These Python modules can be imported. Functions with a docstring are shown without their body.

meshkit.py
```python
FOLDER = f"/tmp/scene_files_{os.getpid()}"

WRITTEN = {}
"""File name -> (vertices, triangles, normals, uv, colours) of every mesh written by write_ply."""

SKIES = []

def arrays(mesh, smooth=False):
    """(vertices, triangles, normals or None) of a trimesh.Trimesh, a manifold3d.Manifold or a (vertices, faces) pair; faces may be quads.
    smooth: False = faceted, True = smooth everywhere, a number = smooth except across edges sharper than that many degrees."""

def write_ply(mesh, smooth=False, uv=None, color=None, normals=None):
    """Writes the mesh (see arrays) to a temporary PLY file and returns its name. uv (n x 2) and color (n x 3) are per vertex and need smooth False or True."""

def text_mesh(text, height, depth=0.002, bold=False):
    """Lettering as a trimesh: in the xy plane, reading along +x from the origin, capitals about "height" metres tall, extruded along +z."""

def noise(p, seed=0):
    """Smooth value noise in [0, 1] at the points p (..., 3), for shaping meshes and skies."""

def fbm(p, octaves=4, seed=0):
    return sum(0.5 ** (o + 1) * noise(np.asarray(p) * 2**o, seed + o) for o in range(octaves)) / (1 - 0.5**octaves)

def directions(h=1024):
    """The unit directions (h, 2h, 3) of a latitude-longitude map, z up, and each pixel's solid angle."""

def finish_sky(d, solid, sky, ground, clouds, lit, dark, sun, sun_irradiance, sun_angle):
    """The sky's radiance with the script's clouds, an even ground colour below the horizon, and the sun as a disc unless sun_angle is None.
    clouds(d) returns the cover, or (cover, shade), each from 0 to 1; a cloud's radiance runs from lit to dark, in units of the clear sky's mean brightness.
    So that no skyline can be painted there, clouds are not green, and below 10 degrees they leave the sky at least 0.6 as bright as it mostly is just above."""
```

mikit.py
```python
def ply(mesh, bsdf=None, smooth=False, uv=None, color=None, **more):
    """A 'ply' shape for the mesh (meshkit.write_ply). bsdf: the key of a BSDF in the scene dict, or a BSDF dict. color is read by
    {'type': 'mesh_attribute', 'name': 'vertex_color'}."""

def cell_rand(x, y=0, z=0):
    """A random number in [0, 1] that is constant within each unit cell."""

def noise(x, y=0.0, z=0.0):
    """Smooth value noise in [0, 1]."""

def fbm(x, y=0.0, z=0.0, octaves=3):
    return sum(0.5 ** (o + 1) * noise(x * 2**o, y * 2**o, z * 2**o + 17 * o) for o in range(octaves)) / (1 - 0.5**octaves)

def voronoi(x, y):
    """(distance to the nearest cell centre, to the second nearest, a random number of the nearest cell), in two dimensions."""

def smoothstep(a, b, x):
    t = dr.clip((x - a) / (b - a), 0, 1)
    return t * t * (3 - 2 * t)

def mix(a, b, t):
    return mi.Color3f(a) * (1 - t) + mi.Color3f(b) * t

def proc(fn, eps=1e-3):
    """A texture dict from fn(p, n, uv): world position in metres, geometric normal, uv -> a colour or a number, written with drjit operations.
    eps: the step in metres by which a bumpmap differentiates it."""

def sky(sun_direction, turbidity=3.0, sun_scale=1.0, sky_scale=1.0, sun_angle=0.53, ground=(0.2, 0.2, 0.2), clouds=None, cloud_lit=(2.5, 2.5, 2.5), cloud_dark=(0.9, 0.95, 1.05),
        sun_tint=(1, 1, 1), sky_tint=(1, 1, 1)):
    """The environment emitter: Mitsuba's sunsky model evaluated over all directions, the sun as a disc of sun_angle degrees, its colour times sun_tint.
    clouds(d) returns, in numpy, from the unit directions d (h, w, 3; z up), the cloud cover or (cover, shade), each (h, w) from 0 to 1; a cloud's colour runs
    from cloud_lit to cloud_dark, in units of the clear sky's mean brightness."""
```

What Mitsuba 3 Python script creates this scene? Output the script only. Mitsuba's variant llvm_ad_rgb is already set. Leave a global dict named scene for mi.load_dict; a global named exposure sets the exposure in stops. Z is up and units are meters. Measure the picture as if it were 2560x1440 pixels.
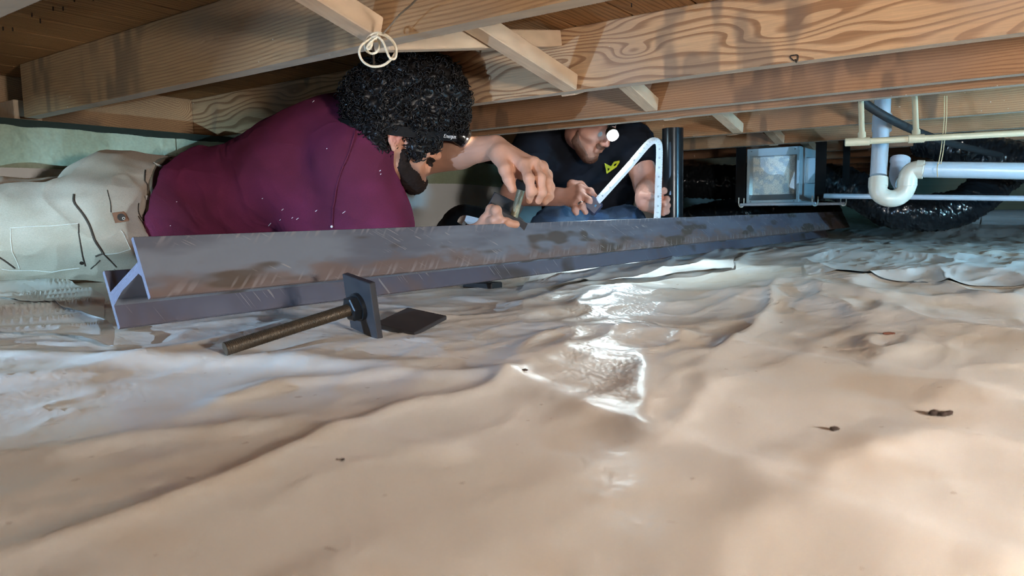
import math, random
import numpy as np, trimesh, drjit as dr, mitsuba as mi
import mikit, meshkit
from mikit import proc, noise, fbm, smoothstep, mix
from shapely.geometry import Polygon, LineString, box as sbox
T = mi.ScalarTransform4f
random.seed(7)
rng = np.random.default_rng(7)
scene, labels = {}, {}

# ---------------------------------------------------------------- camera, lights, exposure
EZ = 0.21                                    # the phone is held 21 cm over the floor
EYE = np.array([0.0, 0.0, EZ])
FOC = 1785.0
_X = np.array([1283.0, 205.0, FOC]); _X /= np.linalg.norm(_X)
_Y = np.array([-2519.0, 148.0, FOC]); _Y -= _Y @ _X * _X; _Y /= np.linalg.norm(_Y)
_Z = -np.cross(_X, _Y)
ROT = np.array([_X, _Y, _Z])                 # world axes in (right, up, forward); x along the steel beam, y along the joists
RIGHT, UP, FWD = ROT[:, 0], ROT[:, 1], ROT[:, 2]
exposure = 0.0
scene['camera'] = dict(type='thinlens', fov=math.degrees(2 * math.atan(1280 / FOC)), fov_axis='x', near_clip=0.02, far_clip=60.0,
                       aperture_radius=0.0016, focus_distance=1.6,
                       to_world=T().look_at(origin=EYE.tolist(), target=(EYE + FWD).tolist(), up=UP.tolist()))

def at(px, py, d):
    """the point seen at a pixel of the 2560 x 1440 photograph, d metres along the camera's axis"""
    return EYE + ROT @ (np.array([(px - 1280) / FOC, -(py - 720) / FOC, 1.0]) * d)

def on_x(px, py, x):
    r = at(px, py, 1.0) - EYE
    return EYE + r * (x / r[0])

def on_y(px, py, y):
    r = at(px, py, 1.0) - EYE
    return EYE + r * (y / r[1])

def on_z(px, py, z):
    r = at(px, py, 1.0) - EYE
    return EYE + r * ((z - EZ) / r[2])

def unit(v):
    v = np.asarray(v, float)
    return v / np.linalg.norm(v)

# lamps of the place (their housings are built further down)
WARM_LAMP = np.array([0.30, -0.86, 0.30]); WARM_AIM = np.array([1.3, 0.35, 0.16])
LEFT_LAMP = np.array([-0.45, 1.22, 0.10]); LEFT_AIM = np.array([1.05, 2.16, 0.135])
RIGHT_LAMP = np.array([2.2, -1.0, 0.27]); RIGHT_AIM = np.array([3.3, 0.5, 0.02])
WARM_RGB = [x * 395 for x in (1.0, 0.93, 0.85)]
LEFT_RGB = [x * 60 for x in (0.42, 0.76, 1.0)]
LEFT_SPOT = [x * 9 for x in (0.44, 0.78, 1.0)]
RIGHT_RGB = [x * 950 for x in (0.28, 0.68, 1.0)]
HEAD1_RGB = [x * 1.1 for x in (1.0, 0.93, 0.75)]
HEAD2_RGB = [x * 3.0 for x in (0.72, 0.93, 1.0)]

# ---------------------------------------------------------------- materials
def rgb(*c):
    """sRGB 0-255 to linear"""
    c = np.array(c, float) / 255
    return np.where(c < 0.04045, c / 12.92, ((c + 0.055) / 1.055) ** 2.4).tolist()

def plain(name, c, rough=0.6, metallic=0.0, spec=0.5, **more):
    scene[name] = {'type': 'twosided', 'b': dict(type='principled', base_color={'type': 'rgb', 'value': c}, roughness=rough, metallic=metallic, specular=spec, **more)}

def textured(name, fn, rough=0.6, metallic=0.0, spec=0.5, bump=None, bump_scale=0.001, eps=1e-3, **more):
    b = dict(type='principled', base_color=proc(fn), roughness=rough if not callable(rough) else proc(rough), metallic=metallic, specular=spec, **more)
    if bump is not None:
        b = {'type': 'bumpmap', 'arbitrary': proc(bump, eps), 'scale': bump_scale, 'b': b}
    scene[name] = {'type': 'twosided', 'b': b}

KNOTS = [(on_x(1580, 128, 5.19 * 0.28), 0.040, 0.012, 2.6), (on_x(1965, 82, 5.19 * 0.28), 0.075, 0.020, 2.2), (on_x(1395, 150, 5.19 * 0.28), 0.05, 0.014, -2.0)]
def wood_rings(p):
    s = mikit.cell_rand(dr.floor(p.x * 2.2 + 0.35), 3, 5)
    coarse = smoothstep(1.40, 1.46, p.x) * (1 - smoothstep(1.52, 1.6, p.x))
    w = fbm(p.y * 2.4 + s * 40, p.z * 9.0 + s * 9, s * 7, 3)
    w2 = fbm(p.y * 9, p.z * 30, s * 11, 2)
    r = (p.z - 0.49) * mix(150.0, 62.0, coarse).x + w * mix(7.0, 11.0, coarse).x + w2 * 0.9 + p.x * 25
    for q, ly, lz, a in KNOTS:
        d = dr.square((p.y - q[1]) / ly) + dr.square((p.z - q[2]) / lz)
        r += coarse * a * dr.exp(-0.7 * d)
    return r - dr.floor(r), s, coarse

def joist_col(p, n, uv):
    t, s, coarse = wood_rings(p)
    late = smoothstep(0.45, 0.80, t) * (1 - smoothstep(0.93, 1.0, t))
    fib = noise(p.y * 25, p.z * 700, p.x * 300)
    a = mix(rgb(188, 154, 118), rgb(168, 134, 106), s)
    b = mix(rgb(132, 94, 64), rgb(124, 90, 66), s)
    c = mix(a, b, late * (0.45 + 0.4 * coarse))
    c = c * (0.86 + 0.22 * fib)
    grey = smoothstep(0.50, 0.78, fbm(p.y * 3.1 + 5, p.z * 5, p.x * 4, 3))
    c = mix(c, rgb(146, 132, 122), grey * 0.55)
    stain = smoothstep(0.64, 0.72, noise(p.y * 6 + 3.3, p.z * 2.0, p.x * 3)) * smoothstep(0.4, 0.7, noise(p.y * 40, p.z * 14, p.x * 9))
    c = mix(c, rgb(92, 84, 78), stain * 0.55)
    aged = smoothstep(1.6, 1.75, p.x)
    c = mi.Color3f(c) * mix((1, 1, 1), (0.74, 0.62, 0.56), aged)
    c = c * mix((1, 1, 1), (0.74, 0.72, 0.68), 1 - smoothstep(1.0, 1.1, p.x))  # nearer joists darkened: mostly painted shade, with some darker staining
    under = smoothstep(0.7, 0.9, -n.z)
    c = mix(c, rgb(160, 154, 142), under * 0.7)  # undersides greyer and lighter: bounce light from the floor painted into the wood
    fleck = smoothstep(0.955, 0.97, noise(p.y * 90, p.z * 120, p.x * 50))
    return mix(c, rgb(225, 215, 200), fleck * 0.7)

def joist_bump(p, n, uv):
    t, s, coarse = wood_rings(p)
    return smoothstep(0.45, 0.8, t) * 0.5 + noise(p.y * 30, p.z * 500, p.x * 300) * 0.6

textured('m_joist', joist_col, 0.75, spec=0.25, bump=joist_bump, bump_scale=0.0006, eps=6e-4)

def plank_col(p, n, uv):
    s = mikit.cell_rand(dr.floor((p.y + 4.0) / 0.142), 1, 2)
    r = p.y * 70 + fbm(p.x * 1.7 + s * 30, p.y * 11, s * 8, 3) * 7
    t = r - dr.floor(r)
    c = mix(rgb(138, 100, 64), rgb(100, 68, 42), smoothstep(0.5, 0.9, t) * 0.6)
    return c * (0.75 + 0.3 * s) * (0.85 + 0.3 * noise(p.x * 20, p.y * 400, 1))
textured('m_plank', plank_col, 0.8, spec=0.2)

def brace_col(p, n, uv):
    g = noise(p.x * 30, p.y * 260, p.z * 60)
    b = fbm(p.x * 14, p.y * 20, p.z * 14, 3)
    return mix(rgb(176, 148, 122), rgb(196, 176, 150), b) * (0.88 + 0.2 * g)
textured('m_brace', brace_col, 0.8, spec=0.2)

def floor_col(p, n, uv):
    a = fbm(p.x * 3.2, p.y * 3.2, 1.0, 4)
    b = fbm(p.x * 9 + 7, p.y * 9, 3.0, 3)
    c = mix(rgb(220, 214, 204), rgb(226, 223, 217), smoothstep(0.35, 0.65, a))
    c = mix(c, rgb(206, 190, 170), smoothstep(0.52, 0.75, b) * 0.45)
    speck = smoothstep(0.965, 0.985, noise(p.x * 60, p.y * 60, 5))
    return mix(c, rgb(150, 128, 108), speck * 0.4)

def floor_bump(p, n, uv):
    far = smoothstep(0.5, 1.3, p.x)
    r = fbm(p.x * 22 + 3 * noise(p.x * 4, p.y * 4, 2), p.y * 9, 1.7, 3)
    r2 = noise(p.x * 230, p.y * 230, 4.0)
    return dr.abs(r - 0.5) * (0.35 + 1.0 * far) + r2 * (0.045 + 0.05 * far)
textured('m_floor', floor_col, 0.26, spec=0.33, bump=floor_bump, bump_scale=0.0035, eps=1.0e-3)
def sheet_col(p, n, uv):
    a = fbm(p.x * 5, p.y * 5, p.z * 5, 3)
    return mix(rgb(208, 205, 200), rgb(226, 226, 224), a)
textured('m_sheet', sheet_col, 0.3, spec=0.5)

def wall_col(p, n, uv):
    a = fbm(p.x * 2.6, p.z * 5, 3, 4)
    v = fbm(p.x * 6, p.z * 1.2, 8, 3)
    c = mix(rgb(176, 190, 170), rgb(160, 168, 138), smoothstep(0.4, 0.7, a))
    c = mix(c, rgb(140, 142, 112), smoothstep(0.55, 0.75, v) * 0.5)
    return c * (0.92 + 0.12 * noise(p.x * 220, p.z * 220, 2))
textured('m_wall', wall_col, 0.85, spec=0.15, bump=lambda p, n, uv: fbm(p.x * 60, p.z * 60, 1, 3), bump_scale=0.004)

def beam_col(p, n, uv):
    # uv: x metres along the beam, y across the flange from its upper edge (0) to its lower edge (1)
    u, v = uv.x, uv.y
    a = fbm(u * 4.2, v * 2.0, 1, 4)
    b = fbm(u * 22, v * 5, 4, 3)
    c = mix(rgb(114, 121, 132), rgb(92, 96, 107), smoothstep(0.35, 0.65, a))
    c = mix(c, rgb(92, 84, 96), smoothstep(0.4, 2.6, u) * 0.55)
    rust = smoothstep(0.50, 0.92, v + (b - 0.5) * 0.7 + (a - 0.5) * 0.3)
    c = mix(c, rgb(112, 88, 74), rust * 0.65)
    rust2 = smoothstep(0.60, 0.72, fbm(u * 7 + 3, v * 2.5, 9, 3))
    c = mix(c, rgb(78, 68, 58), rust2 * 0.8)
    st = noise(u * 150 + v * 14, v * 3.5, 7)
    edge = smoothstep(0.26, 0.02, v) + smoothstep(0.70, 0.98, v)
    c = mix(c, rgb(140, 136, 138), smoothstep(0.60, 0.85, st) * edge * 0.55)
    scr = smoothstep(0.86, 0.92, noise(u * 260 - v * 40, v * 5 + u * 3, 2)) * smoothstep(0.5, 0.6, noise(u * 9, v * 3, 6))
    return mix(c, rgb(160, 154, 150), scr * 0.5)
textured('m_beam', beam_col, 0.46, metallic=0.1, spec=0.5, bump=lambda p, n, uv: fbm(uv.x * 60, uv.y * 8, 2, 3), bump_scale=0.0006)

def dark_steel(p, n, uv):
    a = fbm(p.x * 30, p.y * 30, p.z * 30, 3)
    return mix(rgb(44, 46, 52), rgb(66, 64, 64), a)
textured('m_steel', dark_steel, 0.42, metallic=0.4, spec=0.5)
def rod_col(p, n, uv):
    a = fbm(p.x * 40, p.y * 40, p.z * 40, 3)
    return mix(rgb(58, 52, 46), rgb(86, 74, 58), a)
textured('m_rod', rod_col, 0.38, metallic=0.6)
plain('m_rod_bright', rgb(176, 168, 140), 0.35, 0.7)
plain('m_post', rgb(46, 50, 54), 0.24, 0.7)
plain('m_black', rgb(20, 20, 22), 0.7)
plain('m_black_gloss', rgb(16, 17, 19), 0.18)
plain('m_strap', rgb(9, 9, 11), 0.7, spec=0.2)
plain('m_white', rgb(225, 225, 225), 0.5)
plain('m_cord', rgb(226, 216, 192), 0.45)
plain('m_string', rgb(196, 178, 140), 0.7)
plain('m_wire', rgb(120, 104, 84), 0.5)
plain('m_nail', rgb(70, 62, 56), 0.4, 0.8)
plain('m_pvc', rgb(164, 176, 186), 0.3)
plain('m_fitting', rgb(196, 194, 180), 0.3)
plain('m_cpvc', rgb(190, 182, 154), 0.35)
plain('m_primer', rgb(60, 130, 170), 0.5)
plain('m_conduit', rgb(176, 180, 188), 0.35)
plain('m_sewer', rgb(150, 158, 160), 0.5)
plain('m_unit', rgb(160, 176, 184), 0.4, 0.2)
plain('m_unit_trim', rgb(176, 184, 188), 0.22, 0.75)
plain('m_hook', rgb(225, 222, 210), 0.4)
plain('m_tape', rgb(232, 236, 238), 0.3, 0.0)
plain('m_tape_mark', rgb(50, 54, 62), 0.5)
plain('m_tape_case', rgb(40, 46, 72), 0.4)
plain('m_yellow', rgb(196, 190, 40), 0.6)
plain('m_patch', rgb(132, 92, 70), 0.7)
plain('m_patch_mark', rgb(60, 52, 48), 0.7)
plain('m_stitch_crease', rgb(60, 50, 42), 0.8)
plain('m_loop', rgb(196, 188, 178), 0.8)
plain('m_waistband', rgb(112, 102, 88), 0.85)
plain('m_chrome', rgb(200, 205, 210), 0.12, 1.0)
plain('m_lens', rgb(210, 220, 225), 0.1)
plain('m_soil', rgb(44, 32, 26), 0.9)
plain('m_leaf', rgb(92, 52, 36), 0.8)
plain('m_foam', rgb(34, 44, 38), 0.9)
plain('m_boot', rgb(58, 44, 34), 0.6)
plain('m_eye', rgb(225, 220, 215), 0.15)
plain('m_bag', rgb(14, 14, 17), 0.85)
plain('m_duct', rgb(20, 22, 25), 0.13, 0.0, 0.9)
scene['m_skin'] = {'type': 'twosided', 'b': dict(type='principled', base_color={'type': 'mesh_attribute', 'name': 'vertex_color'}, roughness=0.5, specular=0.4)}
def cloth(name, c1, c2, k, rough=0.9):
    def f(p, n, uv):
        w = noise(p.x * k, p.y * k, p.z * k)
        a = fbm(p.x * 9, p.y * 9, p.z * 9, 3)
        return mix(c1, c2, smoothstep(0.35, 0.7, a)) * (0.9 + 0.2 * w)
    textured(name, f, rough, spec=0.15)
cloth('m_maroon', rgb(104, 42, 70), rgb(90, 37, 58), 700)
cloth('m_navy', rgb(24, 27, 36), rgb(18, 20, 26), 600)
cloth('m_khaki', rgb(182, 168, 154), rgb(164, 150, 134), 600)
cloth('m_denim', rgb(62, 84, 116), rgb(92, 116, 142), 500)
plain('m_hair', rgb(19, 17, 17), 0.42, 0.0, 0.35)
def lamp_mesh_col(p, n, uv):
    i = uv.x * 30 + 0.5 * (dr.floor(uv.y * 38) - 2 * dr.floor(dr.floor(uv.y * 38) / 2))
    fx, fy = i - dr.floor(i) - 0.5, uv.y * 38 - dr.floor(uv.y * 38) - 0.5
    hole = 1 - smoothstep(0.24, 0.36, dr.sqrt(fx * fx + fy * fy * 0.8))
    k = fbm(uv.x * 9, uv.y * 9, 2, 3)
    return mix(mix(rgb(190, 205, 212), rgb(244, 246, 238), smoothstep(0.4, 0.6, k)), rgb(60, 74, 78), hole * 0.85)
textured('m_filter', lamp_mesh_col, 0.3, metallic=0.15)

# ---------------------------------------------------------------- helpers
def numbered(name, taken=None):
    taken = scene if taken is None else taken
    used = lambda k: k in scene or k in labels or any(s.startswith(k + '__') for s in scene)
    if not used(name):
        return name
    i = 1
    while used(f'{name}_{i:03d}'):
        i += 1
    return f'{name}_{i:03d}'

def part(holder, name, mesh, mat, label=None, kind=None, smooth=False, **kw):
    key = numbered(f'{holder}__{name}')
    scene[key] = mesh if isinstance(mesh, dict) else mikit.ply(mesh, mat, smooth, **kw)
    d = {}
    if label: d['label'] = label
    if kind: d['kind'] = kind
    if d: labels[key] = d
    return key

def thing(name, label, cat, group=None, kind=None):
    key = numbered(name)
    labels[key] = {'label': label, 'category': cat}
    if group: labels[key]['group'] = group
    if kind: labels[key]['kind'] = kind
    return key

def solid(name, mesh, mat, label, cat, group=None, kind=None, smooth=False, **kw):
    key = thing(name, label, cat, group, kind)
    scene[key] = mikit.ply(mesh, mat, smooth, **kw)
    return key

def struct(name, mesh, mat, label, smooth=False, **kw):
    scene[name] = mikit.ply(mesh, mat, smooth, **kw)
    labels[name] = {'label': label, 'kind': 'structure'}
    return name

def cat(*ms):
    return trimesh.util.concatenate([m for m in ms if m is not None])

def bbox(lo, hi, bevel=0.0):
    """a box from corner to corner with chamfered edges"""
    lo, hi = np.minimum(lo, hi).astype(float), np.maximum(lo, hi).astype(float)
    if bevel <= 0:
        return trimesh.creation.box(bounds=[lo, hi])
    b = min(bevel, 0.45 * (hi - lo).min())
    pts = []
    for ax in range(3):
        l, h = lo + b, hi - b
        l[ax], h[ax] = lo[ax], hi[ax]
        pts += [[(l, h)[i][0], (l, h)[j][1], (l, h)[k][2]] for i in (0, 1) for j in (0, 1) for k in (0, 1)]
    return trimesh.convex.convex_hull(np.array(pts))

def frame(origin, x, y, z, m):
    """m moved so that its axes become x, y, z at origin"""
    M = np.eye(4); M[:3, 0], M[:3, 1], M[:3, 2], M[:3, 3] = x, y, z, origin
    m = m.copy(); m.apply_transform(M)
    return m

def basis(z, hint=(0, 0, 1)):
    z = unit(z)
    h = np.asarray(hint, float)
    if abs(z @ unit(h)) > 0.97: h = np.array([1.0, 0, 0])
    x = unit(np.cross(h, z)); y = np.cross(z, x)
    return x, y, z

def spline(pts, n):
    """Catmull-Rom through the points"""
    p = np.asarray(pts, float)
    p = np.vstack([2 * p[0] - p[1], p, 2 * p[-1] - p[-2]])
    out = []
    m = len(p) - 3
    for t in np.linspace(0, m, n):
        i = min(int(t), m - 1); u = t - i
        a, b, c, d = p[i:i + 4]
        out.append(0.5 * (2 * b + (c - a) * u + (2 * a - 5 * b + 4 * c - d) * u * u + (3 * b - a - 3 * c + d) * u ** 3))
    return np.array(out)

def tube(pts, r, sides=10, caps=True, closed=False):
    """a tube along the points, r one radius or one per point"""
    p = np.asarray(pts, float); n = len(p)
    t = np.gradient(p, axis=0) if not closed else np.roll(p, -1, 0) - np.roll(p, 1, 0)
    t /= np.linalg.norm(t, axis=1, keepdims=True) + 1e-12
    a = np.zeros_like(p)
    v = basis(t[0])[0]
    for i in range(n):
        v = v - v @ t[i] * t[i]; v /= np.linalg.norm(v) + 1e-12
        a[i] = v
    b = np.cross(t, a)
    ang = np.arange(sides) * 2 * np.pi / sides
    R = np.broadcast_to(r, (n,))[:, None, None]
    V = (p[:, None] + R * (np.cos(ang)[None, :, None] * a[:, None] + np.sin(ang)[None, :, None] * b[:, None])).reshape(-1, 3)
    f = []
    for i in range(n if closed else n - 1):
        k = (i + 1) % n
        for j in range(sides):
            q = (j + 1) % sides
            f += [[i * sides + j, k * sides + q, k * sides + j], [i * sides + j, i * sides + q, k * sides + q]]
    f = np.array(f)[:, ::-1]
    if caps and not closed:
        V = np.vstack([V, p[:1], p[-1:]])
        f = np.vstack([f, [[len(V) - 2, (j + 1) % sides, j] for j in range(sides)], [[len(V) - 1, (n - 1) * sides + j, (n - 1) * sides + (j + 1) % sides] for j in range(sides)]])
    return trimesh.Trimesh(V, f, process=False)

def cyl(a, b, r, sides=24, bevel=0.0):
    a, b = np.asarray(a, float), np.asarray(b, float)
    L = np.linalg.norm(b - a)
    if bevel > 0:
        u = (b - a) / L
        return tube([a, a + u * 1e-5, a + u * bevel, b - u * bevel, b - u * 1e-5, b], [r - bevel, r - bevel, r, r, r - bevel, r - bevel], sides)
    return tube([a, b], r, sides)

def ring_tube(a, b, r_out, r_in, sides=32):
    """an open pipe with a wall"""
    m = trimesh.creation.annulus(r_in, r_out, height=np.linalg.norm(np.asarray(b) - a), sections=sides)
    x, y, z = basis(np.asarray(b) - a)
    return frame((np.asarray(a) + b) / 2, x, y, z, m)

def extrude(poly, h):
    return trimesh.creation.extrude_polygon(poly, h, engine='earcut')

# ---------------------------------------------------------------- floor under its plastic sheet
_ctl = np.array([(.3, .3, -.213), (0, .5, -.213), (.5, 0, -.213), (.54, .87, -.212), (.82, .88, -.202), (.55, 1.15, -.204), (1.0, 1.1, -.203), (1.4, 1.08, -.200), (2.6, 1.0, -.184), (3.2, .95, -.180), (3.8, .9, -.176), (1.7, 1.06, -.196), (.8, 1.3, -.195), (.5, 1.5, -.175), (1, 2, -.142),
                 (.3, 2, -.15), (2, 1.04, -.192), (2, 1.6, -.14), (2.2, .2, -.163), (3, .5, -.150), (4.4, .85, -.172), (5, 0, -.125), (5, 2, -.12), (1.5, -.5, -.2), (3, -1.5, -.15),
                 (-1, -1, -.22), (-1, 2, -.17), (1.0, .3, -.205), (8, 0, -.11), (8, -3, -.12), (8, 2.2, -.11), (1, -3, -.2)])
def ridge(x, y, pts, w, hgt, side=0.0):
    """a long fold along a polyline: a smooth hump w wide"""
    best = np.full(np.shape(x), 9.0)
    for (a, b) in zip(pts[:-1], pts[1:]):
        a, b = np.asarray(a, float), np.asarray(b, float); d = b - a
        t = np.clip(((x - a[0]) * d[0] + (y - a[1]) * d[1]) / (d @ d), 0, 1)
        best = np.minimum(best, np.hypot(x - a[0] - t * d[0], y - a[1] - t * d[1]))
    return hgt * np.exp(-(best / w) ** 2)
def xy(px, py, z=0.0):
    return on_z(px, py, z)[:2]
FOLDS = [([xy(-300, 915), xy(300, 915), xy(700, 905), xy(1000, 930)], 0.035, 0.010),
         ([xy(-200, 1130), xy(150, 1130), xy(330, 1090), xy(700, 1060), xy(1100, 1130)], 0.022, 0.007),
         ([xy(560, 1000), xy(700, 962), xy(1000, 945), xy(1250, 955)], 0.024, 0.008),
         ([xy(1250, 950), xy(1600, 1080), xy(2000, 1250), xy(2500, 1420)], 0.03, 0.008),
         ([xy(1400, 830), xy(1750, 860), xy(2200, 960), xy(2700, 1080)], 0.05, 0.012),
         ([xy(1500, 740), xy(1900, 760), xy(2300, 830), xy(2700, 900)], 0.05, 0.012),
         ([xy(1200, 760), xy(1400, 790), xy(1700, 775)], 0.04, 0.008),
         ([xy(1900, 700, 0.04), xy(2200, 730, 0.04), xy(2600, 745, 0.04)], 0.05, 0.014),
         ([xy(1960, 625, 0.06), xy(2200, 600, 0.06), xy(2420, 575, 0.06)], 0.10, 0.018)]
def floor_z(x, y, fine=True):
    x, y = np.asarray(x, float), np.asarray(y, float)
    w = 1.0 / (((x[..., None] - _ctl[:, 0]) ** 2 + (y[..., None] - _ctl[:, 1]) ** 2 + 0.05) ** 2)
    z = (w * _ctl[:, 2]).sum(-1) / w.sum(-1) + EZ
    for f in FOLDS:
        z = z + 0.75 * ridge(x, y, *f)
    P = np.stack([x * 2.3, y * 2.3, np.zeros_like(x)], -1)
    far = np.clip((np.hypot(x, y) - 0.35) / 1.2, 0, 1)
    z = z + (meshkit.fbm(P + 3.1, 3, 5) - 0.5) * (0.009 + 0.012 * far)
    r = 1 - np.abs(2 * meshkit.fbm(np.stack([x * 1.6 + y * 0.8, y * 4.0 - x * 1.0, x * 0], -1) + 9, 3, 11) - 1)
    z = z + r ** 6 * (0.005 + 0.009 * far)
    if fine:
        q = 1 - np.abs(2 * meshkit.fbm(np.stack([x * 6 - y * 3, y * 14 + x * 3, x * 0], -1), 2, 23) - 1)
        z = z + q ** 5 * (0.001 + 0.003 * far)
    return z
def grid_mesh(xs, ys, zf):
    Xg, Yg = np.meshgrid(xs, ys, indexing='ij')
    V = np.stack([Xg, Yg, zf(Xg, Yg)], -1).reshape(-1, 3)
    nx, ny = len(xs), len(ys)
    i, j = np.meshgrid(np.arange(nx - 1), np.arange(ny - 1), indexing='ij')
    a = (i * ny + j).ravel()
    f = np.vstack([np.stack([a, a + ny, a + ny + 1], 1), np.stack([a, a + ny + 1, a + 1], 1)])
    return trimesh.Trimesh(V, f, process=False)
def graded(lo, a, b, hi, fine, coarse):
    left = [a]; s = fine
    while left[-1] > lo: s = min(s * 1.08, coarse); left.append(left[-1] - s)
    mid = np.arange(a, b, fine)
    right = [b]; s = fine
    while right[-1] < hi: s = min(s * 1.035, coarse); right.append(right[-1] + s)
    return np.concatenate([left[::-1][:-1], mid, right])
XS, YS = graded(-2.5, 0.0, 2.6, 9.5, 0.010, 0.09), graded(-4.5, -0.3, 2.3, 2.45, 0.010, 0.09)
struct('floor', grid_mesh(XS, YS, floor_z), 'm_floor', 'crawl space floor covered with a wrinkled plastic vapour sheet', smooth=True)

# ---------------------------------------------------------------- joists, subfloor, walls
H = 0.28
ZB, ZT = EZ + H, EZ + H + 0.142              # underside of the joists and of the subfloor
JOISTS = [(-4.7, 'joist behind the photographer'), (-2.7, 'joist just behind the photographer'), (-0.7, 'joist over the photographer'),
          (1.375, 'short bit of floor joist crossing the upper left corner of the picture'),
          (3.01, 'long dark floor joist with the coil of cream cable hanging from it'),
          (5.19, 'floor joist with bold wavy grain and knots, just past the curly haired man'),
          (6.77, 'greyish floor joist directly beyond the bold grained joist'),
          (7.345, 'floor joist hiding the forehead of the man in the dark shirt'),
          (9.42, 'reddish floor joist just behind the top of the black steel post'),
          (11.37, 'brown floor joist in front of the top of the grey filter unit'),
          (13.42, 'dim floor joist just beyond the front of the grey filter unit'),
          (15.4, 'dim floor joist, second one beyond the front of the filter unit'), (17.4, 'dim floor joist, third one beyond the front of the filter unit'),
          (19.4, 'dark far floor joist, fourth one beyond the front of the filter unit'), (21.4, 'dark far floor joist, fifth one beyond the front of the filter unit'),
          (23.4, 'dark far floor joist, sixth one beyond the front of the filter unit'), (25.6, 'dark far floor joist, seventh one beyond the front of the filter unit')]
JX = [j[0] * H for j in JOISTS]
JTH = 0.039
for (k, lab), x in zip(JOISTS, JX):
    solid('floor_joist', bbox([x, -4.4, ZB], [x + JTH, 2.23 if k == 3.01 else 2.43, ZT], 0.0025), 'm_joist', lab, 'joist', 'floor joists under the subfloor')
labels['ceiling'] = {'label': 'board subfloor overhead', 'kind': 'structure'}
scene['ceiling'] = mikit.ply(bbox([-2.5, -4.5, ZT + 0.022], [8.2, 2.6, ZT + 0.04]), 'm_plank')
y = -4.4; k = 0
while y < 2.42:
    part('ceiling', 'plank', bbox([-2.45, y + 0.0015, ZT], [8.1, y + 0.1405, ZT + 0.0215], 0.003), 'm_plank')
    y += 0.142
for (px, py) in [(133, 27), (158, 27), (101, 58), (80, 42), (590, 5), (186, 5), (233, 2), (1579, 18), (8, 76), (32, 78)]:
    q = on_z(px, py, ZT - 0.008)
    part('ceiling', 'nail', cyl(q, q + [0.001, 0.001, 0.03], 0.0013, 6), 'm_nail')

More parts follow.
